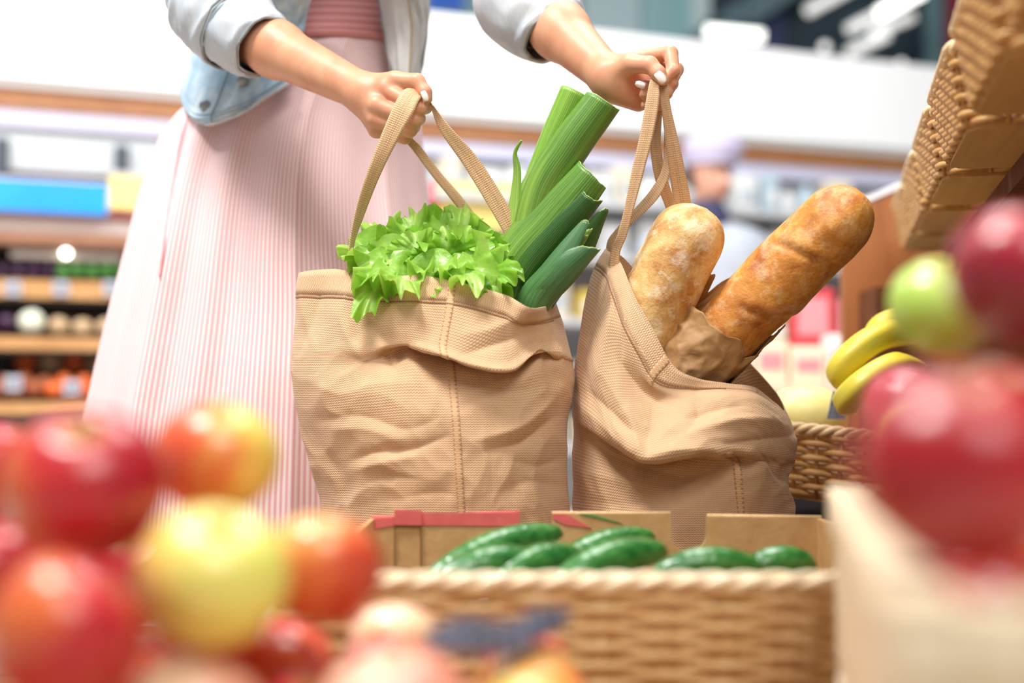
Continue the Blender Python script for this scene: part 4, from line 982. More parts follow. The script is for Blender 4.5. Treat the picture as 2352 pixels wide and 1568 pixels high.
M['apple_dark'] = apple_mat('apple_dark', [(0.15, srgb(196, 60, 66)), (0.45, srgb(160, 26, 48)), (0.9, srgb(104, 10, 32))], 0.12, (0.2, -0.3, -0.9))
M['apple_crimson'] = apple_mat('apple_crimson', [(0.05, srgb(240, 150, 70)), (0.26, srgb(226, 92, 50)), (0.42, srgb(198, 32, 40)), (0.9, srgb(160, 12, 26))], 0.16, (-0.9, -0.2, 0.1), 0.3)
M['apple_pink'] = apple_mat('apple_pink', [(0.1, srgb(232, 150, 120)), (0.4, srgb(214, 84, 96)), (0.9, srgb(186, 40, 66))], 0.1, (-0.6, -0.5, 0.3))
M['stem'] = simple('apple_stem', srgb(110, 84, 44), 0.7)
def apple_mesh():
    n, m = 40, 40; prof = []
    for i in range(n + 1):
        ph = math.pi * i / n
        r = math.sin(ph) ** 0.92; z = math.cos(ph)
        zz = 0.90 * z - 0.26 * math.exp(-(r / 0.20) ** 2) * (1 if z > 0 else -0.62)
        rr_ = r * (1.0 + 0.075 * z - 0.04 * z * z)
        prof.append((rr_, zz))
    V = []
    for r, z in prof:
        for j in range(m):
            a = 2*math.pi*j/m; k = 1 + 0.018 * math.cos(5*a + 0.4) * (0.4 - z)
            V.append((0.04*r*k*math.cos(a), 0.04*r*k*math.sin(a), 0.04*z))
    return np.array(V), grid_faces(n + 1, m, True)
AV, AF = apple_mesh()
APPLE_ME = {}
STEM_V, STEM_F = tube([(0, 0, 0.022), (0.001, 0.0005, 0.031), (0.003, 0.001, 0.040)], [0.0011, 0.0010, 0.0015], 6)
STEM_ME = bpy.data.meshes.new('stem'); STEM_ME.from_pydata(STEM_V.tolist(), [], STEM_F); STEM_ME.materials.append(M['stem'])
APPLES = []
def apple(kind, loc, r=0.04, rot=(0, 0, 0), label='apple', group=None):
    if kind not in APPLE_ME:
        me = bpy.data.meshes.new('apple'); me.from_pydata(AV.tolist(), [], AF); me.polygons.foreach_set('use_smooth', [True]*len(me.polygons)); me.materials.append(M['apple_' + kind]); APPLE_ME[kind] = me
    o = bpy.data.objects.new('apple', APPLE_ME[kind]); COL.objects.link(o)
    o.location = Vector(loc); o.rotation_euler = rot; k = r / 0.04; o.scale = (k, k, k)
    tag(o, label, 'apple', group)
    s = bpy.data.objects.new('stem', STEM_ME); COL.objects.link(s); s.parent = o
    APPLES.append((np.array(loc), r)); return o
GL = 'apples in the foreground crate at lower left'
apple('red', P(196,1118,0.82), 0.0470, (0.5,-0.25,0.6), 'large red apple with orange base, highest at far left of the foreground pile', GL)
apple('blush', P(498,1052,0.98), 0.0425, (0.35,0.15,0.2), 'red-and-yellow apple at the top of the foreground pile against the skirt', GL)
apple('yellow', P(488,1328,0.80), 0.0425, (0.45,0.30,0.0), 'yellow-green apple with its stem hollow showing in the middle of the foreground pile', GL)
apple('orange', P(738,1308,0.92), 0.0390, (-0.2,0.2,0.4), 'orange-blushed apple at the right of the foreground pile below the left bag', GL)
apple('red', P(150,1462,0.73), 0.0420, (0.55,0.55,1.2), 'dark red apple with a yellow side in the bottom left corner', GL)
apple('red', P(640,1548,0.98), 0.0330, (0.3,0.1,2.0), 'small red apple low in the gap under the yellow-green apple', GL)
apple('peach', P(905,1648,0.74), 0.0385, (0.1,-0.2,0.4), 'pale peach apple cut off by the bottom edge below the dark tray liner', GL)
apple('peach', P(455,1648,0.80), 0.0380, (0.2,0.5,1.0), 'pale yellow apple just showing at the bottom edge under the yellow-green apple', GL)
apple('peach', P(905,1478,1.06), 0.0330, (0.2,0.2,2.2), 'pale pink apple behind the dark tray liner', GL)
apple('orange', P(1212,1600,0.95), 0.0360, (0.1,0.4,3.0), 'orange-red apple under the right end of the dark tray liner', GL)
apple('red', P(-40,1085,0.99), 0.0385, (0.1,0.2,4.0), 'pinkish red apple half outside the left edge of the picture', GL)
apple('red', P(-30,1330,0.90), 0.0380, (0.4,0.1,5.0), 'shaded dark red apple at the left edge between two larger red apples', GL)
apple('red', P(330,1330,1.00), 0.0380, (0.4,0.5,5.0), 'shaded apple deep in the gap left of the yellow-green apple', GL)
# filler apples lower in the crate, hidden below the frame
random.seed(4)
def fill(x0, x1, y0, y1, zs, kinds, label, group, r=0.037, frame_ok=True):
    c = 0
    for z in zs:
        for ix in range(int((x1 - x0) / (2*r)) + 1):
            for iy in range(int((y1 - y0) / (2*r)) + 1):
                q = np.array([x0 + ix*2*r + random.uniform(-.002,.002), y0 + iy*2*r + random.uniform(-.002,.002), z])
                if q[0] > x1 or q[1] > y1: continue
                if all(np.linalg.norm(q - a) > (r + ra) * 1.0 for a, ra in APPLES):
                    apple(random.choice(kinds), q, r * 0.985, (random.uniform(-.6,.6), random.uniform(-.6,.6), random.uniform(0,6)), label, group); c += 1
    return c
LIGHT_WOOD = wood('crate_wood_pale', srgb(226, 200, 160), srgb(200, 168, 122), 1.0, 0)
def slat_crate(name, label, c, rz, L, Wd, H, t=0.012, slats=2, mat=LIGHT_WOOD):
    o = thing(name, label, 'crate', c, (0, 0, rz))
    hs = H / slats
    for i in range(slats):
        z0 = i * hs + (0.006 if i else 0.0); z1 = (i + 1) * hs - 0.006 if i < slats - 1 else H
        for sgn in (-1, 1):
            y = sgn * Wd / 2; MB().box((-L/2, min(y, y - sgn*t), z0), (L/2, max(y, y - sgn*t), z1)).build('slat', mat, o, world=False, smooth=False, bevel=0.002)
            x = sgn * L / 2; MB().box((min(x, x - sgn*t), -Wd/2 + t, z0), (max(x, x - sgn*t), Wd/2 - t, z1)).build('slat', mat, o, world=False, smooth=False, bevel=0.002)
    MB().box((-L/2 + t, -Wd/2 + t, 0.0), (L/2 - t, Wd/2 - t, 0.008)).build('bottom_board', mat, o, world=False, smooth=False)
    if H > 0.08: MB().box((-L/2 + t, -Wd/2 + t, H - 0.008), (L/2 - t, Wd/2 - t, H - 0.002)).build('inner_board', mat, o, world=False, smooth=False)
    for sx in (-1, 1):
        for sy in (-1, 1):
            x = sx * (L/2 - t - 0.012); y = sy * (Wd/2 - t - 0.012)
            MB().box((x - 0.012, y - 0.012, 0.008), (x + 0.012, y + 0.012, H - 0.009)).build('corner_post', mat, o, world=False, smooth=False)
    return o
slat_crate('apple_crate', 'pale wooden crate under the foreground apple pile at lower left', (-0.135, 0.875, 0.12), 0, 0.47, 0.47, 0.095)
rf = random.Random(21); cnt = 0
for k in range(3000):
    q = np.array([rf.uniform(-0.31, 0.045), rf.uniform(0.70, 1.06), rf.uniform(0.246, 0.262)])
    if all(np.linalg.norm(q - a) > (0.034 + ra) * 1.01 for a, ra in APPLES) and proj(q)[1] > 1500:
        apple(rf.choice(['red', 'orange', 'blush', 'red']), q, 0.034, (rf.uniform(-.5,.5), rf.uniform(-.5,.5), rf.uniform(0,6)), 'apple buried low in the foreground crate', GL)
for k in range(2500):
    q = np.array([rf.uniform(-0.34, -0.13), rf.uniform(0.86, 1.04), rf.uniform(0.288, 0.335)])
    if all(np.linalg.norm(q - a) > (0.036 + ra) * 1.01 for a, ra in APPLES) and proj(q)[1] > 1425:
        apple(rf.choice(['red', 'orange', 'red']), q, 0.036, (rf.uniform(-.5,.5), rf.uniform(-.5,.5), rf.uniform(0,6)), 'apple wedged half hidden in the middle of the foreground pile', GL)

# dark corrugated tray liner lying on the apples
LINER = simple('dark_liner', srgb(38, 40, 52), 0.42, srgb(66, 70, 90), 60, 0.3, 90)
C = np.array([[P(q[0], q[1] + 22, q[2] - 0.02) for q in r] for r in [
 [(965,1462,0.935),(1060,1418,0.955),(1165,1428,0.965),(1240,1396,0.98),(1312,1402,0.99)],
 [(975,1482,0.915),(1070,1462,0.925),(1170,1466,0.935),(1238,1436,0.955),(1304,1424,0.975)],
 [(1010,1496,0.890),(1080,1498,0.895),(1172,1502,0.905),(1232,1470,0.93),(1290,1440,0.96)]]])
G = cr(cr(C, 40, 0), 90, 1); G[:, :, 2] += 0.006 + 0.0012 * np.sin(np.linspace(0, 60, 90))[None]
tag(put('tray_liner', G.reshape(-1, 3), grid_faces(40, 90), LINER, solid=0.0015, loc=G[20, 45]), 'dark blue-grey ridged tray liner lying across the foreground apples', 'tray liner')

# right-hand apple crate in the near right corner
RZ = -math.atan2(0.096, 0.5)
def rc(a, b): # crate coordinates: a to the right, b away, from the near left corner of the rim
    q = np.array([0.137, 0.50]); return q + a * np.array([1.0, 0.0]) + b * np.array([0.19, 1.0])
RC = thing('apple_crate', 'pale thick-walled wooden crate of apples in the near right corner', 'crate', (0.30, 0.80, 0.12))
def prism(poly, z0, z1):
    n = len(poly); V = [(x, y, z0) for x, y in poly] + [(x, y, z1) for x, y in poly]
    F = [list(range(n))[::-1], list(range(n, 2*n))] + [[i, (i+1) % n, n + (i+1) % n, n + i] for i in range(n)]
    return np.array(V), F
CREAM = wood('crate_wood_cream', srgb(240, 226, 198), srgb(222, 200, 164), 1.0, 1)
def cboard(a0, a1, b0, b1, z0, z1, name):
    V, F = prism([rc(a0, b0), rc(a1, b0), rc(a1, b1), rc(a0, b1)], z0, z1); put(name, V, F, CREAM, RC, smooth=False, bevel=0.003)
CW = 0.42
for k, (z0, z1) in enumerate(((0.12, 0.235), (0.245, 0.352))):
    cboard(0.0, 0.016, 0.0, 0.66, z0, z1, 'slat'); cboard(CW - 0.016, CW, 0.0, 0.66, z0, z1, 'slat')
    cboard(0.016, CW - 0.016, 0.0, 0.016, z0, z1, 'slat'); cboard(0.016, CW - 0.016, 0.644, 0.66, z0, z1, 'slat')
cboard(-0.006, 0.020, -0.006, 0.666, 0.352, 0.384, 'rim_rail'); cboard(CW - 0.02, CW + 0.006, -0.006, 0.666, 0.352, 0.384, 'rim_rail')
cboard(0.020, CW - 0.02, -0.006, 0.022, 0.352, 0.380, 'rim_rail'); cboard(0.020, CW - 0.02, 0.640, 0.666, 0.352, 0.382, 'rim_rail')
cboard(0.016, CW - 0.016, 0.016, 0.644, 0.12, 0.13, 'bottom_board')
cboard(0.0165, CW - 0.0165, 0.03, 0.63, 0.285, 0.296, 'shelf_board')
GR = 'apples in the near right crate'
apple('crimson', P(2222,1080,0.562), 0.0440, (0.25,-0.1,0.3), 'big glossy crimson apple with an orange side, nearest at the right', GR)
apple('dark', P(2352,640,0.78), 0.0420, (0.3,0.1,1.0), 'dark maroon apple with a white highlight at the top of the right pile', GR)
apple('green', P(2165,706,1.06), 0.0400, (0.4,-0.2,0.5), 'plain green apple beside the bananas', GR)
apple('pink', P(2096,945,1.12), 0.0400, (0.2,0.3,0.2), 'pink apple peeking out beneath the bananas', GR)
apple('orange', P(2112,1010,0.95), 0.0330, (0.2,0.2,1.2), 'small orange apple sliver behind the big crimson apple', GR)
GRL = 'apple hidden in the heap behind the big crimson apple'
for q, k in (((2362,1500,0.608),'red'), ((2312,975,0.83),'red'), ((2200,945,1.08),'red')):
    p_ = P(*q)
    if all(np.linalg.norm(p_ - a) > (0.038 + ra) * 0.93 for a, ra in APPLES): apple(k, p_, 0.038, (random.uniform(-.4,.4), random.uniform(-.4,.4), random.uniform(0,6)), GRL, GR)
random.seed(9)
for z in (0.335, 0.40, 0.465):
    for ib in range(7):
        for ia in range(4):
            b = 0.075 + ib * 0.08; a = 0.066 + ia * 0.079
            if b < 0.17: continue
            if z > 0.36 and (b < 0.10 and a < 0.1): continue
            if z > 0.41: a += 0.035; b += 0.03
            if z > 0.5: a += 0.02; b += 0.02
            if z > 0.41 and (a > 0.345 or b > 0.58 or (z > 0.5 and (a > 0.30 or b > 0.5))): continue
            x, y = rc(a, b); q = np.array([x, y, z])
            if z > 0.41 and proj(q)[0] - 0.037 * FPX / y < 2325: continue
            if all(np.linalg.norm(q - c_) > (0.037 + ra) * 0.95 for c_, ra in APPLES):
                apple(random.choice(['red', 'crimson', 'pink']), q, 0.0365, (random.uniform(-.4,.4), random.uniform(-.4,.4), random.uniform(0,6)), GRL, GR)

# ------------------------------------------------------------------ cucumber box and wicker baskets
M['wicker'] = wicker_mat('wicker', srgb(218, 174, 110), srgb(178, 126, 68))
M['wicker_pale'] = wicker_mat('wicker_pale', srgb(236, 212, 172), srgb(212, 178, 130))
M['wicker_near'] = wicker_mat('wicker_near', srgb(240, 208, 154), srgb(212, 166, 106)); M['wicker_rim'] = wicker_mat('wicker_rim', srgb(250, 236, 208), srgb(238, 212, 172))
M['plywood'] = wood('plywood', srgb(214, 176, 116), srgb(190, 146, 86), 0.7, 1)
def rrect(L, Wd, r, n):
    """rounded rectangle outline, n points by arc length, with outward normals"""
    pts = []
    for cx, cy, a0 in ((L/2-r, Wd/2-r, 0), (-L/2+r, Wd/2-r, 90), (-L/2+r, -Wd/2+r, 180), (L/2-r, -Wd/2+r, 270)):
        for k in range(9):
            a = math.radians(a0 + 90*k/8); pts.append((cx + r*math.cos(a), cy + r*math.sin(a)))
    pts = np.array(pts + [pts[0]]); d = np.concatenate([[0], np.cumsum(np.hypot(*np.diff(pts, axis=0).T))])
    s = np.linspace(0, d[-1], n, endpoint=False)
    q = np.stack([np.interp(s, d, pts[:, 0]), np.interp(s, d, pts[:, 1])], 1)
    T = np.roll(q, -1, 0) - np.roll(q, 1, 0); T /= np.linalg.norm(T, axis=1)[:, None]
    return q, np.stack([T[:, 1], -T[:, 0]], 1)
def wicker_basket(parent, L, Wd, H, rows, stakes, sr, flare=0.02, mat='wicker', rim_mat='wicker_pale', seg=6, sides=5, scoop=0.0):
    sc = lambda y: 1 - scoop * np.clip(y / Wd + 0.5, 0, 1) ** 1.5
    ns = stakes if stakes % 2 else stakes + 1
    n = ns * seg
    weave = MB()
    for i in range(rows):
        t = (i + 0.5) / rows; q, nn = rrect(L + 2*flare*t, Wd + 2*flare*t, 0.03, n)
        off = sr * 1.15 * np.cos(np.pi * np.arange(n) / seg + math.pi * i)
        pts = np.column_stack([q + nn * off[:, None], H * t * sc(q[:, 1])])
        weave.tube(pts, H / rows * 0.54, sides, True)
    w = weave.build('weave', M[mat], parent, world=False); tag(w, kind='stuff')
    st = MB()
    for k in range(ns):
        b, nb = rrect(L, Wd, 0.03, ns); tq, _ = rrect(L + 2*flare, Wd + 2*flare, 0.03, ns)
        # stakes stand half-way between the turns
        st.tube([(b[k][0], b[k][1], 0.0), (tq[k][0], tq[k][1], H * sc(tq[k][1]))], sr * 0.9, 5)
    tag(st.build('stakes', M[mat], parent, world=False), kind='stuff')
    rim = MB(); n2 = ns * 8; q, nn = rrect(L + 2*flare, Wd + 2*flare, 0.03, n2)
    for ph in (0, 2.1, 4.2):
        a = 2 * math.pi * np.arange(n2) / 8 / 2.0 * 1.0 + ph
        a = np.arange(n2) * (2*math.pi*round(ns/1.5)/n2) + ph
        rim.tube(np.column_stack([q + nn * (sr*1.5*np.cos(a))[:, None], H * sc(q[:, 1]) + sr*1.0 + sr*1.3*np.sin(a)]), sr*1.35, 6, True)
    rim.build('rim', M[rim_mat], parent, world=False)
    q, nn = rrect(L - 0.004, Wd - 0.004, 0.03, 60)
    V, F = prism([tuple(x) for x in q], -0.004, 0.006); put('base_board', V, F, M['plywood'], parent, world=False, smooth=False)
CB = thing('wicker_basket', 'pale wicker basket holding the cardboard box of cucumbers', 'basket', (0.105, 1.495, 0.125))
wicker_basket(CB, 0.60, 0.50, 0.170, 21, 41, 0.0034, 0.012, 'wicker_near', 'wicker_rim', 8, scoop=0.42)
CARD = simple('cardboard', srgb(206, 164, 112), 0.75, srgb(192, 148, 96), 40, 0.12, 160)
CARD_EDGE = simple('cardboard_edge', srgb(226, 190, 142), 0.8, srgb(208, 168, 118), 300)
PINK = simple('pink_print', srgb(228, 108, 104), 0.6, srgb(220, 98, 96), 60); GREENP = simple('green_print', srgb(96, 150, 84), 0.6)
BX = thing('cardboard_box', 'open cardboard box with pink printed rim full of cucumbers', 'box', (0.10, 1.50, 0.135))
YB = 1.708; zt = P(1185, 1183, YB)[2]; X0 = P(850, 1190, YB)[0]; X1 = P(1886, 1190, YB)[0]
def xat(px, Y): return P(px, 1190, Y)[0]
def wallshape(pts_px, Y, name, mat, th=0.005):
    pts = [P(px, py, Y) for px, py in pts_px]; n = len(pts)
    V = np.vstack([np.array(pts), np.array(pts) + np.array([0, th, 0])])
    F = [list(range(n)), list(range(n, 2*n))[::-1]] + [[i, n + i, n + (i+1) % n, (i+1) % n] for i in range(n)]
    return put(name, V, F, mat, BX, smooth=False)
notch = lambda cx, w, yt, d: [(cx - w, yt), (cx - w + 1, yt + d - w)] + [(cx - w*math.cos(a), yt + d - w + w*math.sin(a)) for a in np.linspace(0, math.pi, 12)] + [(cx + w - 1, yt + d - w), (cx + w, yt)]
yb = P(1185, 1183, YB)
outline = [(850,1192),(905,1186),(910,1174),(966,1174)] + [(968,1178),(1194,1178)] + notch(1231, 37, 1180, 80)[0:] + [(1268,1180),(1540,1180)] + notch(1582, 41, 1182, 84) + [(1623,1186),(1886,1190),(1886,1480),(850,1480)]
wallshape(outline, YB, 'back_wall', CARD)
# printed pink edge and green stroke on the inside of the back wall
wallshape([(852,1193),(905,1187),(908,1206),(855,1216)], YB - 0.0012, 'pink_print', PINK, 0.001)
wallshape([(906,1170),(968,1172),(968,1206),(906,1205)], YB - 0.0040, 'pink_fold', PINK, 0.003)
wallshape([(968,1177),(1193,1177),(1193,1208),(968,1206)], YB - 0.0012, 'pink_print', PINK, 0.001)
wallshape([(1269,1180),(1300,1179),(1358,1212),(1300,1206),(1271,1192)], YB - 0.0012, 'pink_print', PINK, 0.001)
wallshape([(1330,1179),(1360,1180),(1430,1201),(1408,1198)], YB - 0.0012, 'green_print', GREENP, 0.001)
for px0, px1 in ((906,908),(966,969)):
    wallshape([(px0,1207),(px1,1207),(px1,1300),(px0,1300)], YB - 0.003, 'fold_line', simple('card_crease', srgb(140, 100, 62), 0.8), 0.002)
for a, b in (((852,1190),(1194,1177)), ((1268,1179),(1540,1180)), ((1624,1185),(1886,1189))):
    V, F = tube([P(a[0], a[1], YB + 0.0025), P(b[0], b[1], YB + 0.0025)], 0.0028, 6); put('cut_edge', V, F, CARD_EDGE if a[0] > 1000 else PINK, BX)
BXF = 1.285
for px in (0, 1):
    x = X0 if px == 0 else X1 - 0.005
    MB().box((x, BXF, 0.135), (x + 0.005, YB, zt - 0.004)).build('side_wall', CARD, BX, smooth=False)
MB().box((X0, BXF, 0.135), (X1, BXF + 0.005, 0.27)).build('front_wall', CARD, BX, smooth=False)
MB().box((X0, BXF, 0.131), (X1, YB, 0.135)).build('bottom', CARD, BX, smooth=False)
M['cucumber'] = None
t = NT('cucumber_skin'); co = t.coord(); st = t.noise(t.mapping(co, (1, 9, 9)), 8, 4); bp = t.n('ShaderNodeTexVoronoi'); bp.inputs['Scale'].default_value = 130; t.l(co, bp.inputs['Vector'])
M['cucumber'] = t.fin(t.mix(t.ramp(st, [(0.35, (0,0,0,1)), (0.7, (1,1,1,1))]), srgb(30, 98, 42), srgb(84, 148, 72)), 0.22, t.bump(bp.outputs['Distance'], 0.35, 0.003, t.bump(st, 0.3, 0.003)), Coat_Weight=0.35)
M['cuc_end'] = simple('cucumber_end', srgb(176, 160, 90), 0.7, srgb(120, 120, 60), 200)
def cucumber(a, b, r, label, bend=0.008, seed=0):
    a, b = np.asarray(a, float), np.asarray(b, float); c = (a + b) / 2
    o = thing('cucumber', label, 'cucumber', c, group='cucumbers in the cardboard box')
    n, m = 40, 22; t = np.linspace(0, 1, n)[:, None]
    pts = a*(1-t) + b*t + np.array([0, 0, 1.0]) * bend * np.sin(np.pi*t)
    rr_ = r * np.clip(np.sin(np.pi * np.clip(t[:, 0]*0.95 + 0.025, 0, 1)), 0, 1) ** 0.38
    V, F = tube(pts, rr_, m)
    put('skin', V, F, M['cucumber'], o)
    d = (b - a) / np.linalg.norm(b - a)
    V, F = tube([b - d*0.003, b + d*0.002, b + d*0.004], [r*0.42, r*0.36, r*0.15], 12); put('stem_end', V, F, M['cuc_end'], o)
    return o
def PZ(px, Y, z): q = P(px, 1200, Y); return np.array([q[0], Y, z])
cucumber(P(985,1330,1.50), P(1282,1222,1.60), 0.0190, 'dark green cucumber lying highest at the left with its stem end showing')
cucumber(P(985,1352,1.42), P(1228,1284,1.47), 0.0185, 'dark green cucumber lying low in front of the highest left one')
cucumber(P(1130,1345,1.43), P(1330,1274,1.51), 0.0180, 'cucumber low in the middle between the two raised cucumbers')
cucumber(P(1250,1322,1.55), P(1495,1232,1.63), 0.0190, 'cucumber in the centre leaning on the rear wall side')
cucumber(P(1270,1345,1.43), P(1522,1264,1.51), 0.0195, 'raised cucumber at centre right with a brownish tip facing right')
cucumber(P(1500,1325,1.44), P(1745,1306,1.46), 0.0190, 'flat-lying cucumber beneath the round notch')
cucumber(P(1700,1325,1.52), P(1868,1300,1.54), 0.0200, 'cucumber at the right end beside the pale crate')
for k, (pa, pb, Y) in enumerate(((900,1040,1.52),(1060,1260,1.60),(1290,1500,1.62),(1560,1760,1.60),(1100,1300,1.40),(1340,1560,1.38))):
    cucumber(PZ(pa, Y, 0.215), PZ(pb, Y + 0.02, 0.215), 0.02, 'cucumber buried in the lower layer of the box')
for k, Y in enumerate((1.36, 1.44, 1.52, 1.60)):
    for x in (-0.06, 0.12, 0.285): cucumber((x - 0.07, Y, 0.158), (x + 0.07, Y + 0.01, 0.158), 0.021, 'cucumber buried in the lower layer of the box', 0.002)

# ------------------------------------------------------------------ right-hand stand: banana basket, raised shelf of baskets, end panel
STAND_WOOD = wood('stand_wood', srgb(190, 122, 68), srgb(160, 94, 50), 0.8, 2)
DARK_WOOD = wood('shelf_wood_dark', srgb(120, 72, 44), srgb(92, 54, 32), 0.8, 0, 0.8, 0.15)
GAP_SHADE = simple('gap_shade_black', srgb(20, 17, 17), 0.95, Specular_IOR_Level=0.05)  # shadow beneath the banana basket, put in as a near-black colour
hd = np.array([math.sin(math.radians(12.5)), math.cos(math.radians(12.5))])   # heading of the stand
SD = thing('display_stand', 'brown wooden display stand carrying the raised wicker baskets on the right', 'display stand', (0.8, 2.6, 0.12))
e0 = P(1937, 640, 3.15); e1 = P(2420, 640, 3.0); zt0 = P(1985, 462, 3.15)[2]; zt1 = P(2085, 418, 3.12)[2]
xr = 1.62
zslope = (zt1 - zt0) / (P(2085,418,3.12)[0] - P(1985,462,3.15)[0])
zr = zt0 + zslope * (xr - e0[0]) * 0.9
V = np.array([(e0[0],3.15,0.0),(xr,3.15,0.0),(xr,3.15,zr),(e0[0],3.15,zt0 - 0.03)]); V = np.vstack([V, V + np.array([0, 0.03, 0])])
put('end_panel', V, [[0,1,2,3],[7,6,5,4],[0,4,5,1],[1,5,6,2],[2,6,7,3],[3,7,4,0]], STAND_WOOD, SD, smooth=False)
V, F = tube([(e0[0], 3.16, zt0 - 0.024), (xr, 3.16, zr + 0.006)], 0.012, 4); put('edge_trim', V, F, simple('grey_trim', srgb(176, 170, 172), 0.4), SD, smooth=False)
# post with a darker face standing at the panel's inner edge
MB().box((P(2012,640,3.0)[0], 3.0, 0.12), (P(2090,640,3.0)[0], 3.148, 0.70)).build('post', DARK_WOOD, SD, smooth=False)
SHZ = 0.772
def sh(a, b): # along the row (b from the viewer) and a across, measured from the bottom edge line of the baskets
    q0 = P(2230, 250, 1.60)[:2]; return q0 + (b - 1.6) / hd[1] * hd + a * np.array([hd[1], -hd[0]])
V, F = prism([tuple(sh(0.085, 0.9)), tuple(sh(0.70, 0.9)), tuple(sh(0.70, 3.05)), tuple(sh(0.085, 3.05))], SHZ - 0.03, SHZ); put('shelf_board', V, F, DARK_WOOD, SD, smooth=False)
V, F = prism([tuple(sh(0.66, 0.9)), tuple(sh(0.70, 0.9)), tuple(sh(0.70, 3.05)), tuple(sh(0.66, 3.05))], 0.121, SHZ - 0.03); put('back_panel', V, F, DARK_WOOD, SD, smooth=False)
bank = 12.5
for k in range(6):
    b = 1.27 - 0.355 + k * 0.355
    c0 = sh(0.20, b + 0.165)
    o = thing('wicker_basket', ['wicker basket on the raised shelf, cut off by the top right corner', 'nearest whole wicker basket on the raised shelf, showing its wide plywood underside', 'second wicker basket along the raised shelf with a pale near rim', 'third wicker basket along the raised shelf with red fruit at its rim', 'fourth wicker basket along the raised shelf', 'farthest wicker basket at the low end of the raised shelf'][k], 'basket', (c0[0], c0[1], SHZ + 0.004), (0, 0, -math.radians(12.5)), 'wicker baskets on the raised shelf')
    wicker_basket(o, 0.40, 0.300, 0.088, 9, 53 if k < 3 else 41, 0.0036, 0.016)
    FR = ['orange', 'orange', 'orange', 'red', 'red', 'pink'][k]
    for (dx, dy) in ((-0.165, 0.02), (-0.16, 0.105), (-0.165, -0.07)):
        q = Matrix.Rotation(-math.radians(12.5), 2) @ Vector((dx, dy))
        apple(FR, (c0[0] + q[0], c0[1] + q[1], SHZ + 0.088), 0.034, (0.2, 0.3, k + dx), ['fruit just showing over the rim of a raised basket'][0], 'fruit in the raised baskets')
# banana basket, tilted towards the shopper
bc = P(2010, 1166, 2.30)
BB = thing('wicker_basket', 'wicker basket with bananas and a yellow melon beside the right-hand bag', 'basket', (bc[0] + 0.02, bc[1] + 0.02, bc[2] + 0.005), (math.radians(-3), math.radians(6), math.radians(-24)))
wicker_basket(BB, 0.36, 0.34, 0.100, 9, 39, 0.0040, 0.020)
MB().box((bc[0] - 0.20, 2.10, 0.121), (bc[0] + 0.42, 2.995, bc[2] - 0.022)).build('shadow_counter', GAP_SHADE, SD, smooth=False)  # dark block under the basket, its black stands for the shaded gap
t = NT('banana_skin'); co = t.coord(); M['banana'] = t.fin(t.mix(t.ramp(t.noise(co, 25, 3), [(0.35,(0,0,0,1)),(0.7,(1,1,1,1))]), srgb(232, 206, 56), srgb(214, 212, 84)), 0.4, None, Subsurface_Weight=0.05, Subsurface_Scale=0.01)
M['banana_tip'] = simple('banana_tip', srgb(96, 84, 40), 0.7)
def banana(spine, r, label):
    pts = cr(np.array([P(*q) for q in spine]), 44); n = len(pts); t = np.linspace(0, 1, n)
    rr_ = r * np.minimum(1, np.minimum(np.sqrt(np.clip(t / 0.16, 0, 1)) * 0.85 + 0.15, np.sqrt(np.clip((1-t)/0.22, 0, 1)) * 0.75 + 0.25))
    T, N, B = frames(pts); a = np.linspace(0, 2*math.pi, 20, endpoint=False)
    k = 1 + 0.06 * np.cos(5 * a)
    G = pts[:, None] + (rr_[:, None] * k[None])[..., None] * (np.cos(a)[None, :, None]*N[:, None] + np.sin(a)[None, :, None]*B[:, None])
    o = thing('banana', label, 'banana', pts[22], group='bananas in the basket')
    put('peel', G.reshape(-1, 3), grid_faces(n, 20, True), M['banana'], o)
    V, F = tube([pts[0] - T[0]*0.004, pts[0] + T[0]*0.003], [r*0.14, r*0.3], 8); put('tip', V, F, M['banana_tip'], o)
    V, F = tube([pts[-1] - T[-1]*0.002, pts[-1] + T[-1]*0.02], [r*0.28, r*0.26], 8); put('stalk', V, F, M['banana_tip'], o)
banana([(1930,890,2.16),(1936,845,2.14),(1985,795,2.14),(2050,765,2.17),(2120,770,2.22)], 0.0215, 'upper yellow banana of the bunch')
banana([(1942,945,2.14),(1950,912,2.11),(1995,872,2.10),(2055,842,2.12),(2120,845,2.17)], 0.0205, 'lower yellow banana of the bunch, resting on the basket rim')
banana([(2010,790,2.24),(2020,755,2.22),(2050,738,2.22),(2100,730,2.25)], 0.0190, 'banana at the back of the bunch, only its tip showing')
t = NT('melon_rind'); co = t.coord(); M['melon'] = t.fin(t.mix(t.noise(co, 18, 4), srgb(244, 236, 170), srgb(232, 218, 130)), 0.4, t.bump(t.noise(co, 60, 4), 0.3, 0.004))
mc = P(1850, 955, 2.36); mo = thing('melon', 'pale yellow melon resting in the banana basket', 'melon', mc)
AVm = AV / 0.04
pts = np.array([(math.cos(a) * 0.06, 0, 0) for a in np.linspace(math.pi, 0, 40)])
a = np.linspace(0, math.pi, 40)
V, F = tube(np.stack([-np.cos(a) * 0.072, 0 * a, 0 * a], 1) + mc, np.maximum(np.sin(a) ** 0.9 * 0.050, 0.001), 32); put('rind', V, F, M['melon'], mo)
V, F = tube([mc + np.array([-0.071, 0, 0]), mc + np.array([-0.078, 0, 0.004])], 0.004, 8); put('stem_scar', V, F, M['stem'], mo)
lab = P(1918, 930, 2.24)
lo_ = thing('price_tag', 'small blue-and-white tag between the melon and the bananas', 'tag', lab)
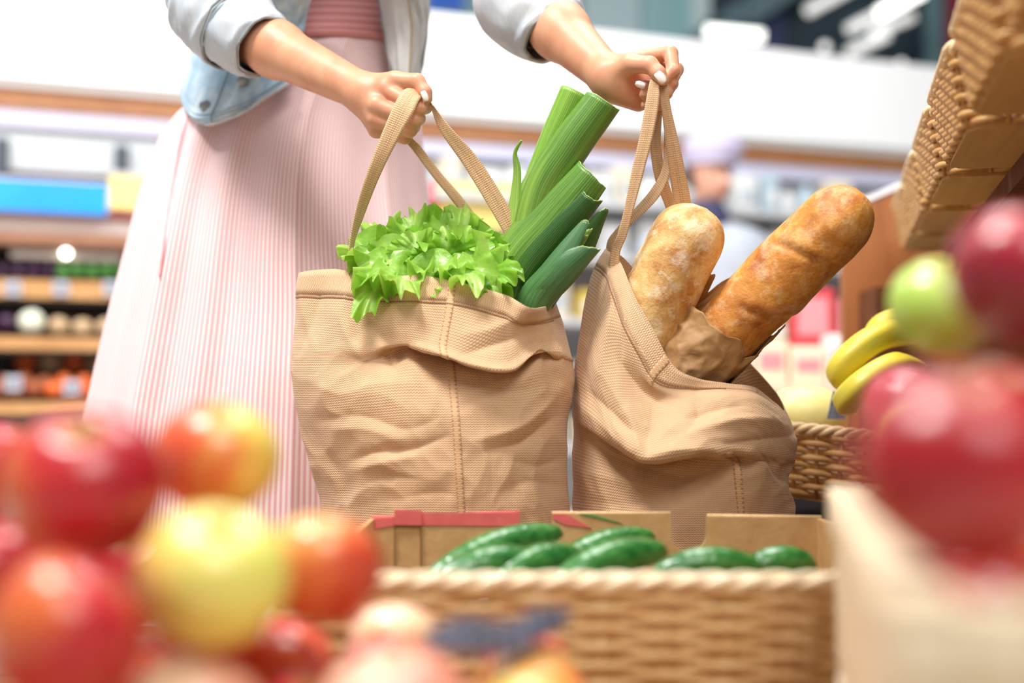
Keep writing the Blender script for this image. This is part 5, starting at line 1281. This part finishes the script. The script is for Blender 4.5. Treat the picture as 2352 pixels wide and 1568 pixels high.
put('card', np.array([lab + np.array(q) for q in ((-0.013,0,-0.022),(0.016,0.004,-0.022),(0.020,0.004,0.014),(-0.003,0,0.022))]), [[0,1,2,3]], simple('blue_tag', srgb(86, 96, 140), 0.5, srgb(150, 160, 190), 90), lo_, solid=0.002, smooth=False)
# ------------------------------------------------------------------ background: back wall, bulkhead, shelves, gallery
WALLM = simple('wall_panel_grey', srgb(214, 218, 220), 0.5, srgb(198, 204, 208), 2.0)
WHITE = simple('bulkhead_white', srgb(250, 251, 252), 0.6)
LAV = simple('lavender_rail', srgb(206, 204, 226), 0.4)
BROWN = wood('fascia_brown', srgb(172, 118, 74), srgb(146, 94, 56), 0.5, 0)
SHELFW = wood('shelf_wood', srgb(208, 158, 102), srgb(180, 128, 76), 0.6, 0)
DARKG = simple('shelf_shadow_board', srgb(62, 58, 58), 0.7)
def wz(px, py, n): return Wray(px, py, n)[1]
S_L = Wray(-330, 500, 0)[0]; S_R = Wray(2330, 500, 0)[0]
tag(wbox(MB(), S_L, S_R, -0.08, 0.0, 0.0, wz(0, 165, 0) + 0.3).build('wall_back', WALLM, smooth=False), kind='structure')
zb0 = wz(1100, 262, 0.14); zb1 = wz(1340, 66, 0.14)
tag(wbox(MB(), S_L, S_R, -0.05, 0.14, zb0, zb1).build('trim_1', WHITE, smooth=False), kind='structure')
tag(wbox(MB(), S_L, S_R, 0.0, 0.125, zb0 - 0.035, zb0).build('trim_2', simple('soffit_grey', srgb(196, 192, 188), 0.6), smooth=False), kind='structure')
tag(wbox(MB(), S_L, S_R, 0.0, 0.105, wz(0, 243, 0.105), zb0 - 0.035).build('trim_3', BROWN, smooth=False), kind='structure')
za, zc = wz(0, 243, 0.09), wz(0, 286, 0.09)
tag(wbox(MB(), S_L, S_R, 0.0, 0.09, zc, za).build('trim_9', LAV, smooth=False), kind='structure')

def wthing(name, label, cat, s, n, z, group=None): return thing(name, label, cat, Wpt(s, n, z), group=group)
# left produce shelf unit
PS = wthing('produce_shelf', 'wooden tiered produce shelf along the back wall at the left', 'shelf', Wray(100, 900, 0.2)[0], 0.2, 0.0)
sL, sR = Wray(-300, 600, 0.3)[0], Wray(760, 600, 0.3)[0]
def board(name, py0, py1, n0, n1, mat, s0=sL, s1=sR, parent=PS): return wbox(MB(), s0, s1, n0, n1, wz(0, py1, n1), wz(0, py0, n1)).build(name, mat, parent, smooth=False)
board('header_panel', 292, 388, 0.02, 0.06, simple('frosted_panel', srgb(198, 206, 208), 0.4, srgb(184, 194, 198), 3))
board('header_rail', 470, 482, 0.05, 0.32, simple('red_rail', srgb(190, 74, 78), 0.5))
board('canopy_board', 482, 526, 0.05, 0.28, simple('canopy_pale', srgb(224, 214, 208), 0.5))
board('shelf_board', 527, 558, 0.02, 0.42, wood('canopy_wood', srgb(160, 112, 84), srgb(136, 92, 68), 0.6, 0))
board('back_panel', 559, 1010, 0.012, 0.03, simple('shelf_back', srgb(128, 112, 100), 0.7))
tiers = [(640, 682, 0.42), (772, 802, 0.52), (922, 952, 0.62)]
for (a, b, n1) in tiers:
    board('tray_front', a, b, n1 - 0.02, n1, SHELFW)
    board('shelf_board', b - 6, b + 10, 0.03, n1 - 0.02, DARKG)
for px in (8, 300, 560):
    s = Wray(px, 600, 0.4)[0]
    wbox(MB(), s - 0.025, s + 0.025, 0.03, 0.09, 0.0, wz(0, 292, 0.3)).build('upright', simple('upright_dark', srgb(58, 66, 78), 0.5), PS, smooth=False)
# light tube under the canopy board
tb = wthing('tube_lamp', 'thin strip lamp under the canopy of the left shelf', 'lamp', Wray(150, 582, 0.36)[0], 0.36, wz(150, 582, 0.36))
sa, sb = Wray(24, 582, 0.36)[0], Wray(280, 582, 0.36)[0]
wbox(MB(), sa, sb, 0.33, 0.37, wz(0, 590, 0.36), wz(0, 574, 0.36)).build('housing', simple('lamp_housing', srgb(196, 182, 172), 0.4), tb, smooth=False)
LAMPM = NT('lamp_glow'); LAMPM = LAMPM.fin((1, 1, 1, 1), 0.4, None, Emission_Color=(1.0, 0.97, 0.88, 1), Emission_Strength=9.0)
c = Wpt(Wray(150, 581, 0.39)[0], 0.39, wz(150, 581, 0.39)); V, F = tube([c + np.array([0, -0.004, 0]), c + np.array([0, 0.012, 0])], [0.012, 0.014], 14); put('bulb', V, F, LAMPM, tb)
# hanging sign boards
def sign(px0, px1, py0, py1, n, mat, label, lite=None):
    s0, s1 = Wray(px0, py0, n)[0], Wray(px1, py0, n)[0]
    o = wthing('sign_board', label, 'sign', (s0+s1)/2, n, wz(px0, py1, n), 'coloured sign boards over the back shelves')
    wbox(MB(), s0, s1, n - 0.015, n, wz(px0, py1, n), wz(px0, py0, n)).build('panel', mat, o, smooth=False)
    wbox(MB(), s0, s1, n - 0.018, n + 0.004, wz(px0, py0 + 4, n), wz(px0, py0 - 3, n)).build('frame_rail', simple('rail_grey', srgb(190, 196, 204), 0.4), o, smooth=False)
BLUE = simple('sign_blue', srgb(0, 150, 240), 0.35, srgb(20, 168, 248), 3)
YEL = simple('sign_yellow', srgb(246, 222, 130), 0.4, srgb(248, 228, 150), 4)
sign(-260, 247, 392, 470, 0.34, BLUE, 'bright blue sign board at the left edge')
sign(252, 380, 396, 478, 0.34, YEL, 'yellow sign board next to the blue one, beside the skirt')
sign(1008, 1180, 410, 520, 0.30, YEL, 'yellow sign board behind the straps of the left bag')
sign(960, 1006, 418, 500, 0.30, simple('sign_red', srgb(232, 70, 84), 0.4), 'small red sign board between skirt and yellow sign')
# produce on the left shelf
def blob(name, label, cat, px, py, n, r, mat, group, sq=(1, 1, 1), seed=0):
    s, z = Wray(px, py, n); c = Wpt(s, n, z)
    m, k = 12, 16; V = []
    for i in range(m + 1):
        ph = math.pi * i / m
        for j in range(k):
            a = 2*math.pi*j/k; d = np.array([math.sin(ph)*math.cos(a), math.sin(ph)*math.sin(a), math.cos(ph)])
            q = 1 + 0.10 * mnoise.noise(Vector(d * 2.0) + Vector((seed, 0, 0))); V.append(c + d * r * q * np.array(sq))
    return tag(put(name, V, grid_faces(m + 1, k, True), mat, loc=c), label, cat, group)
CAR = simple('carrot_orange', srgb(236, 122, 52), 0.5, srgb(222, 98, 36), 12); CAU = simple('cauliflower_white', srgb(242, 242, 226), 0.6, srgb(222, 226, 200), 40, 0.5, 80)
AUB = simple('aubergine_purple', srgb(66, 34, 66), 0.3); GRN = simple('herb_green', srgb(52, 110, 58), 0.6, srgb(90, 150, 70), 14); BEIGE = simple('potato_beige', srgb(214, 186, 150), 0.7, srgb(190, 158, 118), 20); BRO = simple('onion_brown', srgb(176, 98, 58), 0.5, srgb(150, 76, 44), 14)
rnd = random.Random(3)
for i, px in enumerate(range(-60, 330, 46)):
    blob('orange_root', 'orange root vegetable in the bottom tray of the left shelf' if px > 95 else 'brown onion in the bottom tray of the left shelf', 'vegetable', px, 898 + rnd.uniform(-4, 4), 0.55, 0.034, CAR if px > 95 else BRO, 'vegetables in the bottom tray', (1, 1, 0.95), i)
    blob('orange_root', 'orange root vegetable at the back of the bottom tray' if px > 95 else 'brown onion at the back of the bottom tray', 'vegetable', px + 23, 880 + rnd.uniform(-4, 4), 0.46, 0.034, CAR if px > 95 else BRO, 'vegetables in the bottom tray', (1, 1, 0.95), i + 40)
for i, px in enumerate((-40, 15, 72, 136, 190, 244, 298)):
    mm, nm, lb = (AUB, 'aubergine', 'dark purple aubergine at the left end of the middle tray') if px < 25 else (CAU, 'cauliflower', 'white cauliflower in the middle tray of the left shelf') if px < 105 else (BEIGE, 'potato', 'pale beige potato in the middle tray of the left shelf')
    blob(nm, lb, 'vegetable', px, (738 if px < 105 else 752) + rnd.uniform(-3, 3), 0.44, 0.048 if 25 <= px < 105 else 0.038 if px >= 105 else 0.034, mm, 'vegetables in the middle tray', (1, 1, 0.9), i + 90)
for i, px in enumerate(range(-60, 330, 34)):
    blob('herb_bunch', 'dark green herb bunch in the top tray of the left shelf' if px > 130 else 'dark purple aubergine in the top tray of the left shelf', 'vegetable', px, 622 + rnd.uniform(-3, 3), 0.34, 0.030, GRN if px > 130 else AUB, 'vegetables in the top tray', (0.8, 1, 1.1), i + 140)
for i, px in enumerate(range(60, 330, 54)):
    blob('melon', 'orange-beige squash on the low shelf above the bottom tray', 'vegetable', px, 836 + rnd.uniform(-3, 3), 0.34, 0.038, BEIGE if i % 2 else CAR, 'squashes above the bottom tray', (1, 1, 0.8), i + 190)
for px, py, n, lb in ((30, 662, 0.425, 'leftmost white price card on the top tray of the left shelf'), (140, 662, 0.425, 'middle white price card on the top tray of the left shelf'), (255, 662, 0.425, 'white price card on the top tray, nearest the skirt'), (165, 890, 0.625, 'white price card among orange vegetables of the bottom tray'), (30, 880, 0.625, 'white price card among onions of the bottom tray')):
    s, z = Wray(px, py, n)
    o = wthing('price_card', lb, 'price card', s, n, z, 'price cards on the left shelf')
    wbox(MB(), s - 0.028, s + 0.028, n, n + 0.004, z - 0.026, z + 0.026).build('card', simple('card_white', srgb(190, 194, 206), 0.5), o, smooth=False)
    wbox(MB(), s - 0.020, s + 0.020, n + 0.004, n + 0.0055, z - 0.012, z + 0.012).build('print', simple('card_print', srgb(120, 124, 140), 0.6), o, smooth=False)

# right grocery shelf unit behind the loaves
GS = wthing('grocery_shelf', 'pale grey grocery shelf unit along the back wall behind the loaves', 'shelf', Wray(1600, 900, 0.2)[0], 0.2, 0.0)
gL, gR = Wray(985, 600, 0.3)[0], Wray(2300, 600, 0.3)[0]
GREY = simple('shelf_grey', srgb(206, 208, 212), 0.45); GREYD = simple('shelf_grey_dark', srgb(150, 154, 160), 0.5)
def gboard(name, z0, z1, n0, n1, mat): return wbox(MB(), gL, gR, n0, n1, z0, z1).build(name, mat, GS, smooth=False)
gboard('back_panel', 0.02, zc - 0.01, 0.008, 0.02, simple('grocery_back', srgb(200, 204, 210), 0.5))
gz = [0.28, 0.55, 0.82, 1.09, 1.33]
for z in gz: gboard('shelf_board', z - 0.03, z, 0.02, 0.36, GREY)
for s in np.linspace(gL, gR, 6): wbox(MB(), s - 0.02, s + 0.02, 0.02, 0.07, 0.0, zc - 0.02).build('upright', GREYD, GS, smooth=False)
PC = {'white': srgb(240, 240, 238), 'cream': srgb(238, 226, 200), 'grey': srgb(190, 198, 206), 'pale blue': srgb(188, 208, 220), 'red': srgb(214, 62, 74), 'brown': srgb(170, 128, 104), 'yellow': srgb(238, 206, 96), 'pink': srgb(240, 150, 158), 'navy': srgb(52, 56, 84)}
PM = {k: simple('pack_' + k.replace(' ', '_'), v, 0.5, tuple(x * 0.86 for x in v[:3]) + (1,), 8) for k, v in PC.items()}
DARKC = simple('pack_cap', srgb(70, 74, 90), 0.5)
def pack(kind, s, n, z, w, h, d, colr, label, group):
    o = wthing(kind, label, 'grocery', s, n, z, group)
    if kind == 'bottle':
        c = Wpt(s, n, z); V, F = tube(np.array([c + np.array([0, 0, q]) for q in (0, h*0.02, h*0.62, h*0.75, h*0.80, h*0.93)]), [w*0.46, w*0.5, w*0.5, w*0.25, w*0.18, w*0.18], 14); put('body', V, F, PM[colr], o)
        V, F = tube(np.array([c + np.array([0, 0, q]) for q in (h*0.93, h)]), w*0.2, 12); put('cap', V, F, DARKC, o)
    else:
        wbox(MB(), s - w/2, s + w/2, n - d/2, n + d/2, z, z + h).build('carton', PM[colr], o, smooth=False, bevel=0.006)
        wbox(MB(), s - w*0.36, s + w*0.36, n + d/2, n + d/2 + 0.002, z + h*0.25, z + h*0.6).build('label_patch', PM['white' if colr not in ('white', 'cream') else 'grey'], o, smooth=False)
rnd = random.Random(11)
names = ['lowest', 'second', 'third', 'fourth', 'top']
ORD = ['first', 'second', 'third', 'fourth', 'fifth', 'sixth', 'seventh', 'eighth', 'ninth', 'tenth', 'eleventh', 'twelfth']; seen_packs = {}
for k, z in enumerate(gz):
    s = gL + 0.08
    while s < gR - 0.1:
        w = rnd.uniform(0.07, 0.13); h = rnd.uniform(0.12, 0.19)
        colr = rnd.choice(['white', 'white', 'cream', 'grey', 'pale blue', 'white', 'grey'] if k >= 3 else ['cream', 'white', 'brown', 'cream', 'pink', 'red', 'white', 'yellow'])
        kd = 'bottle' if rnd.random() < 0.35 else 'grocery_pack'
        key = (kd, colr, k); seen_packs[key] = seen_packs.get(key, -1) + 1
        pack(kd, s + w/2, 0.19, z, w, h, 0.14, colr, '%s %s %s from left on the %s shelf of the grey unit' % (ORD[seen_packs[key]], colr, 'bottle' if kd == 'bottle' else 'grocery pack', names[k]), 'groceries on the grey back unit')
        s += w + rnd.uniform(0.015, 0.07)

# low table of packs in front of the grocery shelf (behind the long loaf)
TB = thing('bargain_table', 'pale table of packed goods behind the long loaf', 'table', P(1800, 1000, 4.4) * np.array([1, 1, 0]))
tz = P(1800, 880, 4.2)[2]; tx0, tx1 = P(1560, 880, 4.4)[0], P(2080, 880, 4.4)[0]
MB().box((tx0, 4.15, tz - 0.03), (tx1, 4.75, tz)).build('table_top', simple('table_cream', srgb(226, 210, 184), 0.5), TB, smooth=False, bevel=0.004)
for x in (tx0 + 0.03, tx1 - 0.03):
    for y in (4.19, 4.71): MB().box((x - 0.02, y - 0.02, 0.0), (x + 0.02, y + 0.02, tz - 0.03)).build('leg', GREYD, TB, smooth=False)
def tpack(px, py0, py1, Y, wpx, colr, label):
    a = P(px, py1, Y); b = P(px, py0, Y); w = wpx * Y / FPX
    zb = max(a[2], tz)
    o = thing('grocery_pack', label, 'grocery', (a[0], Y, zb), group='packs on the pale table')
    MB().box((a[0] - w/2, Y - 0.05, zb), (a[0] + w/2, Y + 0.05, b[2])).build('carton', PM[colr], o, smooth=False, bevel=0.006)
    MB().box((a[0] - w*0.35, Y - 0.052, zb + (b[2]-zb)*0.3), (a[0] + w*0.35, Y - 0.05, zb + (b[2]-zb)*0.7)).build('label_patch', PM['white' if colr not in ('white', 'cream') else 'pink'], o, smooth=False)
for j, (px, wpx, col_, h) in enumerate(((1600,60,'cream',90),(1680,80,'white',70),(1765,76,'cream',100),(1850,80,'cream',80),(1930,70,'white',110),(2010,70,'cream',90))):
    tpack(px, 880 - h, 880, 4.30, wpx, col_, '%s pack standing %s on the pale table' % (col_, ['first from the left', 'second from the left', 'third from the left', 'fourth from the left', 'fifth from the left', 'at the right end'][j]))
# stepped rear row of packs on a riser
MB().box((tx0 + 0.02, 4.45, tz), (tx1 - 0.02, 4.72, tz + 0.12)).build('riser', PM['cream'], TB, smooth=False)
for j, (px, wpx, col_, y0) in enumerate(((1600,70,'brown',740),(1700,90,'pink',710),(1777,56,'brown',730),(1860,100,'red',665),(1950,60,'pink',690),(2020,60,'yellow',650))):
    q = P(px, 780, 4.58); b = P(px, y0, 4.58); w = wpx * 4.58 / FPX
    o = thing('grocery_pack', '%s pack in the rear row of the pale table' % col_ if j not in (0, 1, 2, 4) else '%s pack in the rear row of the pale table, %s' % (col_, {0: 'far left', 1: 'left of the red one', 2: 'next to the red one', 4: 'right of the red one'}[j]), 'grocery', (q[0], 4.58, tz + 0.12), group='packs on the pale table')
    MB().box((q[0] - w/2, 4.53, tz + 0.12), (q[0] + w/2, 4.63, b[2])).build('carton', PM[col_], o, smooth=False, bevel=0.006)
    MB().box((q[0] - w*0.35, 4.528, tz + 0.16), (q[0] + w*0.35, 4.53, b[2] - 0.03)).build('label_patch', PM['pink' if col_ == 'red' else 'white'], o, smooth=False)

# shop worker in the distance
WK = thing('person', 'distant person in a pale lavender cap and grey shirt looking down', 'person', (P(1640, 500, 5.8)[0], 5.8, 0.0))
hx, hy, hz = P(1632, 405, 5.8)
fw = Field((hx - 0.36, 5.5, 0.0), (hx + 0.36, 6.15, hz + 0.2), 0.013)
fw.add([cap((hx, hy, hz + 0.03), 0.088, (hx + 0.012, hy - 0.02, hz - 0.045), 0.068), cap((hx + 0.055, hy - 0.075, hz - 0.02), 0.014, (hx + 0.062, hy - 0.088, hz - 0.035), 0.016)], 0.02, 0.03, 0.1)
fw.add([cap((hx - 0.012, hy + 0.02, hz - 0.09), 0.055, (hx - 0.03, hy + 0.04, hz - 0.17), 0.06)], 0.03, 0.03, 0.1)
fw.add([cap((hx - 0.19, hy + 0.04, hz - 0.27), 0.065, (hx + 0.15, hy + 0.04, hz - 0.27), 0.065), cap((hx - 0.02, hy + 0.05, hz - 0.30), 0.14, (hx - 0.02, hy + 0.06, hz - 0.75), 0.13)], 0.06, 0.05, 0.1)
fw.add([cap((hx - 0.22, hy + 0.03, hz - 0.28), 0.055, (hx - 0.25, hy + 0.0, hz - 0.56), 0.042), cap((hx - 0.25, hy, hz - 0.56), 0.042, (hx - 0.18, hy - 0.18, hz - 0.66), 0.032)], 0.02, 0.04, 0.1)
fw.add([cap((hx + 0.18, hy + 0.03, hz - 0.28), 0.055, (hx + 0.22, hy + 0.0, hz - 0.56), 0.042), cap((hx + 0.22, hy, hz - 0.56), 0.042, (hx + 0.14, hy - 0.18, hz - 0.66), 0.032)], 0.02, 0.04, 0.1)
for sx in (-1, 1):
    fw.add([cap((hx - 0.02 + sx*0.08, hy + 0.06, hz - 0.75), 0.085, (hx - 0.02 + sx*0.09, hy + 0.06, 0.45), 0.06), cap((hx - 0.02 + sx*0.09, hy + 0.06, 0.45), 0.06, (hx - 0.02 + sx*0.09, hy + 0.08, 0.06), 0.045), cap((hx - 0.02 + sx*0.09, hy + 0.06, 0.045), 0.045, (hx - 0.02 + sx*0.09, hy - 0.10, 0.04), 0.038)], 0.03, 0.04, 0.1)
V, F = fw.smooth_mesh(2); put('body', V, F, skin_mat('worker_skin', srgb(214, 164, 140), srgb(200, 146, 122), srgb(180, 120, 100)), WK)
def shell(name, rows, mat, parent, m=40):
    G = np.array([[np.array([cx + rx*math.cos(a), cy + ry*math.sin(a), z]) for a in np.linspace(0, 2*math.pi, m, endpoint=False)] for cx, cy, z, rx, ry in rows])
    G = cr(G, 30); V = np.vstack([G.reshape(-1, 3), G[0].mean(0)[None]])
    return put(name, V, grid_faces(30, m, True) + [[30*m, (j+1) % m, j] for j in range(m)], mat, parent)
SHIRT = simple('worker_shirt', srgb(196, 202, 212), 0.8, srgb(180, 186, 200), 9)
shell('cap', [(hx + 0.005, hy, hz + 0.175, 0.02, 0.02), (hx + 0.01, hy, hz + 0.168, 0.085, 0.09), (hx + 0.012, hy, hz + 0.135, 0.122, 0.125), (hx + 0.012, hy - 0.004, hz + 0.095, 0.125, 0.125), (hx + 0.006, hy - 0.004, hz + 0.062, 0.106, 0.110), (hx + 0.006, hy - 0.004, hz + 0.040, 0.100, 0.104)], simple('lavender_cap', srgb(196, 188, 216), 0.7), WK)
shell('hair', [(hx - 0.01, hy + 0.02, hz + 0.06, 0.094, 0.096), (hx - 0.015, hy + 0.03, hz + 0.02, 0.093, 0.088), (hx - 0.02, hy + 0.045, hz - 0.02, 0.082, 0.068), (hx - 0.02, hy + 0.05, hz - 0.05, 0.05, 0.04)], M['hair'], WK)
shell('shirt', [(hx - 0.03, hy + 0.04, hz - 0.175, 0.075, 0.075), (hx - 0.02, hy + 0.04, hz - 0.20, 0.17, 0.10), (hx - 0.02, hy + 0.04, hz - 0.25, 0.265, 0.14), (hx - 0.02, hy + 0.04, hz - 0.34, 0.285, 0.17), (hx - 0.02, hy + 0.05, hz - 0.55, 0.26, 0.17), (hx - 0.02, hy + 0.06, hz - 0.82, 0.22, 0.17)], SHIRT, WK)
shell('collar', [(hx - 0.014, hy + 0.015, hz - 0.105, 0.066, 0.07), (hx - 0.016, hy + 0.015, hz - 0.14, 0.088, 0.09), (hx - 0.018, hy + 0.01, hz - 0.19, 0.098, 0.105), (hx - 0.02, hy + 0.02, hz - 0.24, 0.05, 0.09)], simple('navy_collar', srgb(58, 60, 92), 0.8), WK)
for dx in (0.012, 0.058):
    V, F = tube([(hx + dx, hy - 0.080, hz + 0.012), (hx + dx, hy - 0.086, hz + 0.012)], 0.009, 8); put('eye', V, F, M['hair'], WK)
V, F = tube([(hx + 0.02, hy - 0.084, hz - 0.066), (hx + 0.05, hy - 0.088, hz - 0.066)], 0.006, 8); put('mouth', V, F, LIP, WK)

# upper gallery seen over the bulkhead: dark glazed wall, pale glass bays, column and strip lamps
YG = 11.0
def gpanel(name, px0, px1, py0, py1, Y, mat, kind='structure', th=0.1):
    a = P(px0, py1, Y); b = P(px1, py0, Y)
    return tag(MB().box((a[0], Y, a[2]), (b[0], Y + th, b[2])).build(name, mat, smooth=False), kind=kind)
GDARK = simple('gallery_dark', srgb(62, 84, 94), 0.3, srgb(46, 60, 74), 1.2)
gpanel('wall_gallery', 1590, 2330, -260, 330, YG, GDARK)
gpanel('wall_gallery_side', 860, 1592, -260, 330, YG, simple('gallery_pale', srgb(196, 224, 228), 0.3, srgb(176, 212, 218), 0.8))
GLS = simple('glass_teal', srgb(160, 206, 210), 0.15, srgb(186, 220, 224), 1.0)
for k, (a, b, m_) in enumerate(((1062,1330,GLS),(1338,1470,simple('glass_pale', srgb(204, 228, 232), 0.15)),(1476,1590,GLS))):
    w = gpanel('window_%d' % (k + 1), a, b, -240, 300, YG - 0.15, m_, th=0.03)
gpanel('trim_4', 1590, 1630, -260, 300, YG - 0.2, simple('mullion_white', srgb(216, 234, 236), 0.5))
tag(gpanel('banner', 982, 1064, -200, 24, YG - 0.6, simple('banner_blue', srgb(40, 110, 226), 0.5), None, 0.02), 'blue banner at the top edge beside the denim jacket', 'banner')
gpanel('trim_5', 2182, 2260, -260, 330, YG - 1.2, simple('burgundy_column', srgb(120, 26, 46), 0.5))
gpanel('trim_6', 2130, 2180, -260, 330, YG - 0.3, simple('teal_column', srgb(110, 146, 152), 0.5))
gpanel('trim_7', 1760, 1800, -260, 330, YG - 0.25, simple('navy_post', srgb(40, 52, 100), 0.5))
# sloping beam across the dark glazing
V, F = tube([P(1560, 130, YG - 0.5), P(1930, -110, YG - 0.5)], 0.10, 4); tag(put('trim_8', V, F, simple('beam_grey', srgb(120, 146, 156), 0.5), smooth=False), kind='structure')
GTOP = P(1900, -260, YG)[2]
a_, b_ = P(860, -260, YG), P(2330, -260, YG)
tag(MB().box((a_[0], 9.2, GTOP), (b_[0], YG + 0.1, GTOP + 0.1)).build('ceiling', simple('gallery_ceiling', srgb(120, 130, 138), 0.6), smooth=False), kind='structure')
def lampbar(a, b, Y, r, strength, label):
    p0, p1 = P(*a, Y), P(*b, Y); c = (p0 + p1) / 2; o = thing('strip_lamp', label, 'lamp', c, group='strip lamps of the upper gallery')
    m_ = NT('strip_glow').fin((1, 1, 1, 1), 0.4, None, Emission_Color=(1.0, 0.985, 0.93, 1), Emission_Strength=strength)
    V, F = tube([p0, p1], r, 8); put('tube', V, F, m_, o)
    up = np.array([0, 0.05, r * 1.6]); V, F = tube([p0 + up, p1 + up], r * 0.9, 4); put('housing', V, F, GDARK, o)
    for q in (0.25, 0.75):
        e = p0 * (1 - q) + p1 * q + up; V, F = tube([e, np.array([e[0], e[1], GTOP])], 0.006, 4); put('hanger', V, F, GDARK, o)
lampbar((1622, 72), (1752, 84), 9.6, 0.042, 2.4, 'level bright strip lamp right of the pale glass bays')
lampbar((2018, 32), (2120, -22), 9.6, 0.042, 2.6, 'brightest slanting strip lamp at the top edge')
lampbar((1852, 28), (1952, -26), 9.9, 0.036, 0.5, 'dim slanting strip lamp left of the brightest one')
lampbar((1946, 70), (2020, 30), 9.9, 0.036, 0.5, 'dim slanting strip lamp just below the brightest one')
lampbar((2000, 78), (2098, 36), 9.9, 0.036, 0.5, 'dim slanting strip lamp third in the parallel row')
lampbar((1946, 122), (2040, 80), 9.9, 0.036, 0.5, 'dim slanting strip lamp lowest in the parallel row')
for (px, py), lb in (((1895, 107), 'small round spot lamp left of the slanting strip lamps'), ((2070, 148), 'small round spot lamp low at the right end of the gallery')):
    c = P(px, py, 9.8); o = thing('spot_lamp', lb, 'lamp', c, group='spot lamps of the upper gallery')
    V, F = tube([c, c + np.array([0, 0.03, 0])], 0.030, 14); put('bulb', V, F, NT('spot_glow').fin((1,1,1,1), 0.4, None, Emission_Color=(1, 0.98, 0.95, 1), Emission_Strength=1.0), o)
    V, F = tube([c + np.array([0, 0.03, 0]), c + np.array([0, 0.10, 0.03])], [0.036, 0.02], 12); put('holder', V, F, GDARK, o)
    V, F = tube([c + np.array([0, 0.08, 0.02]), np.array([c[0], c[1] + 0.08, GTOP])], 0.006, 4); put('hanger', V, F, GDARK, o)
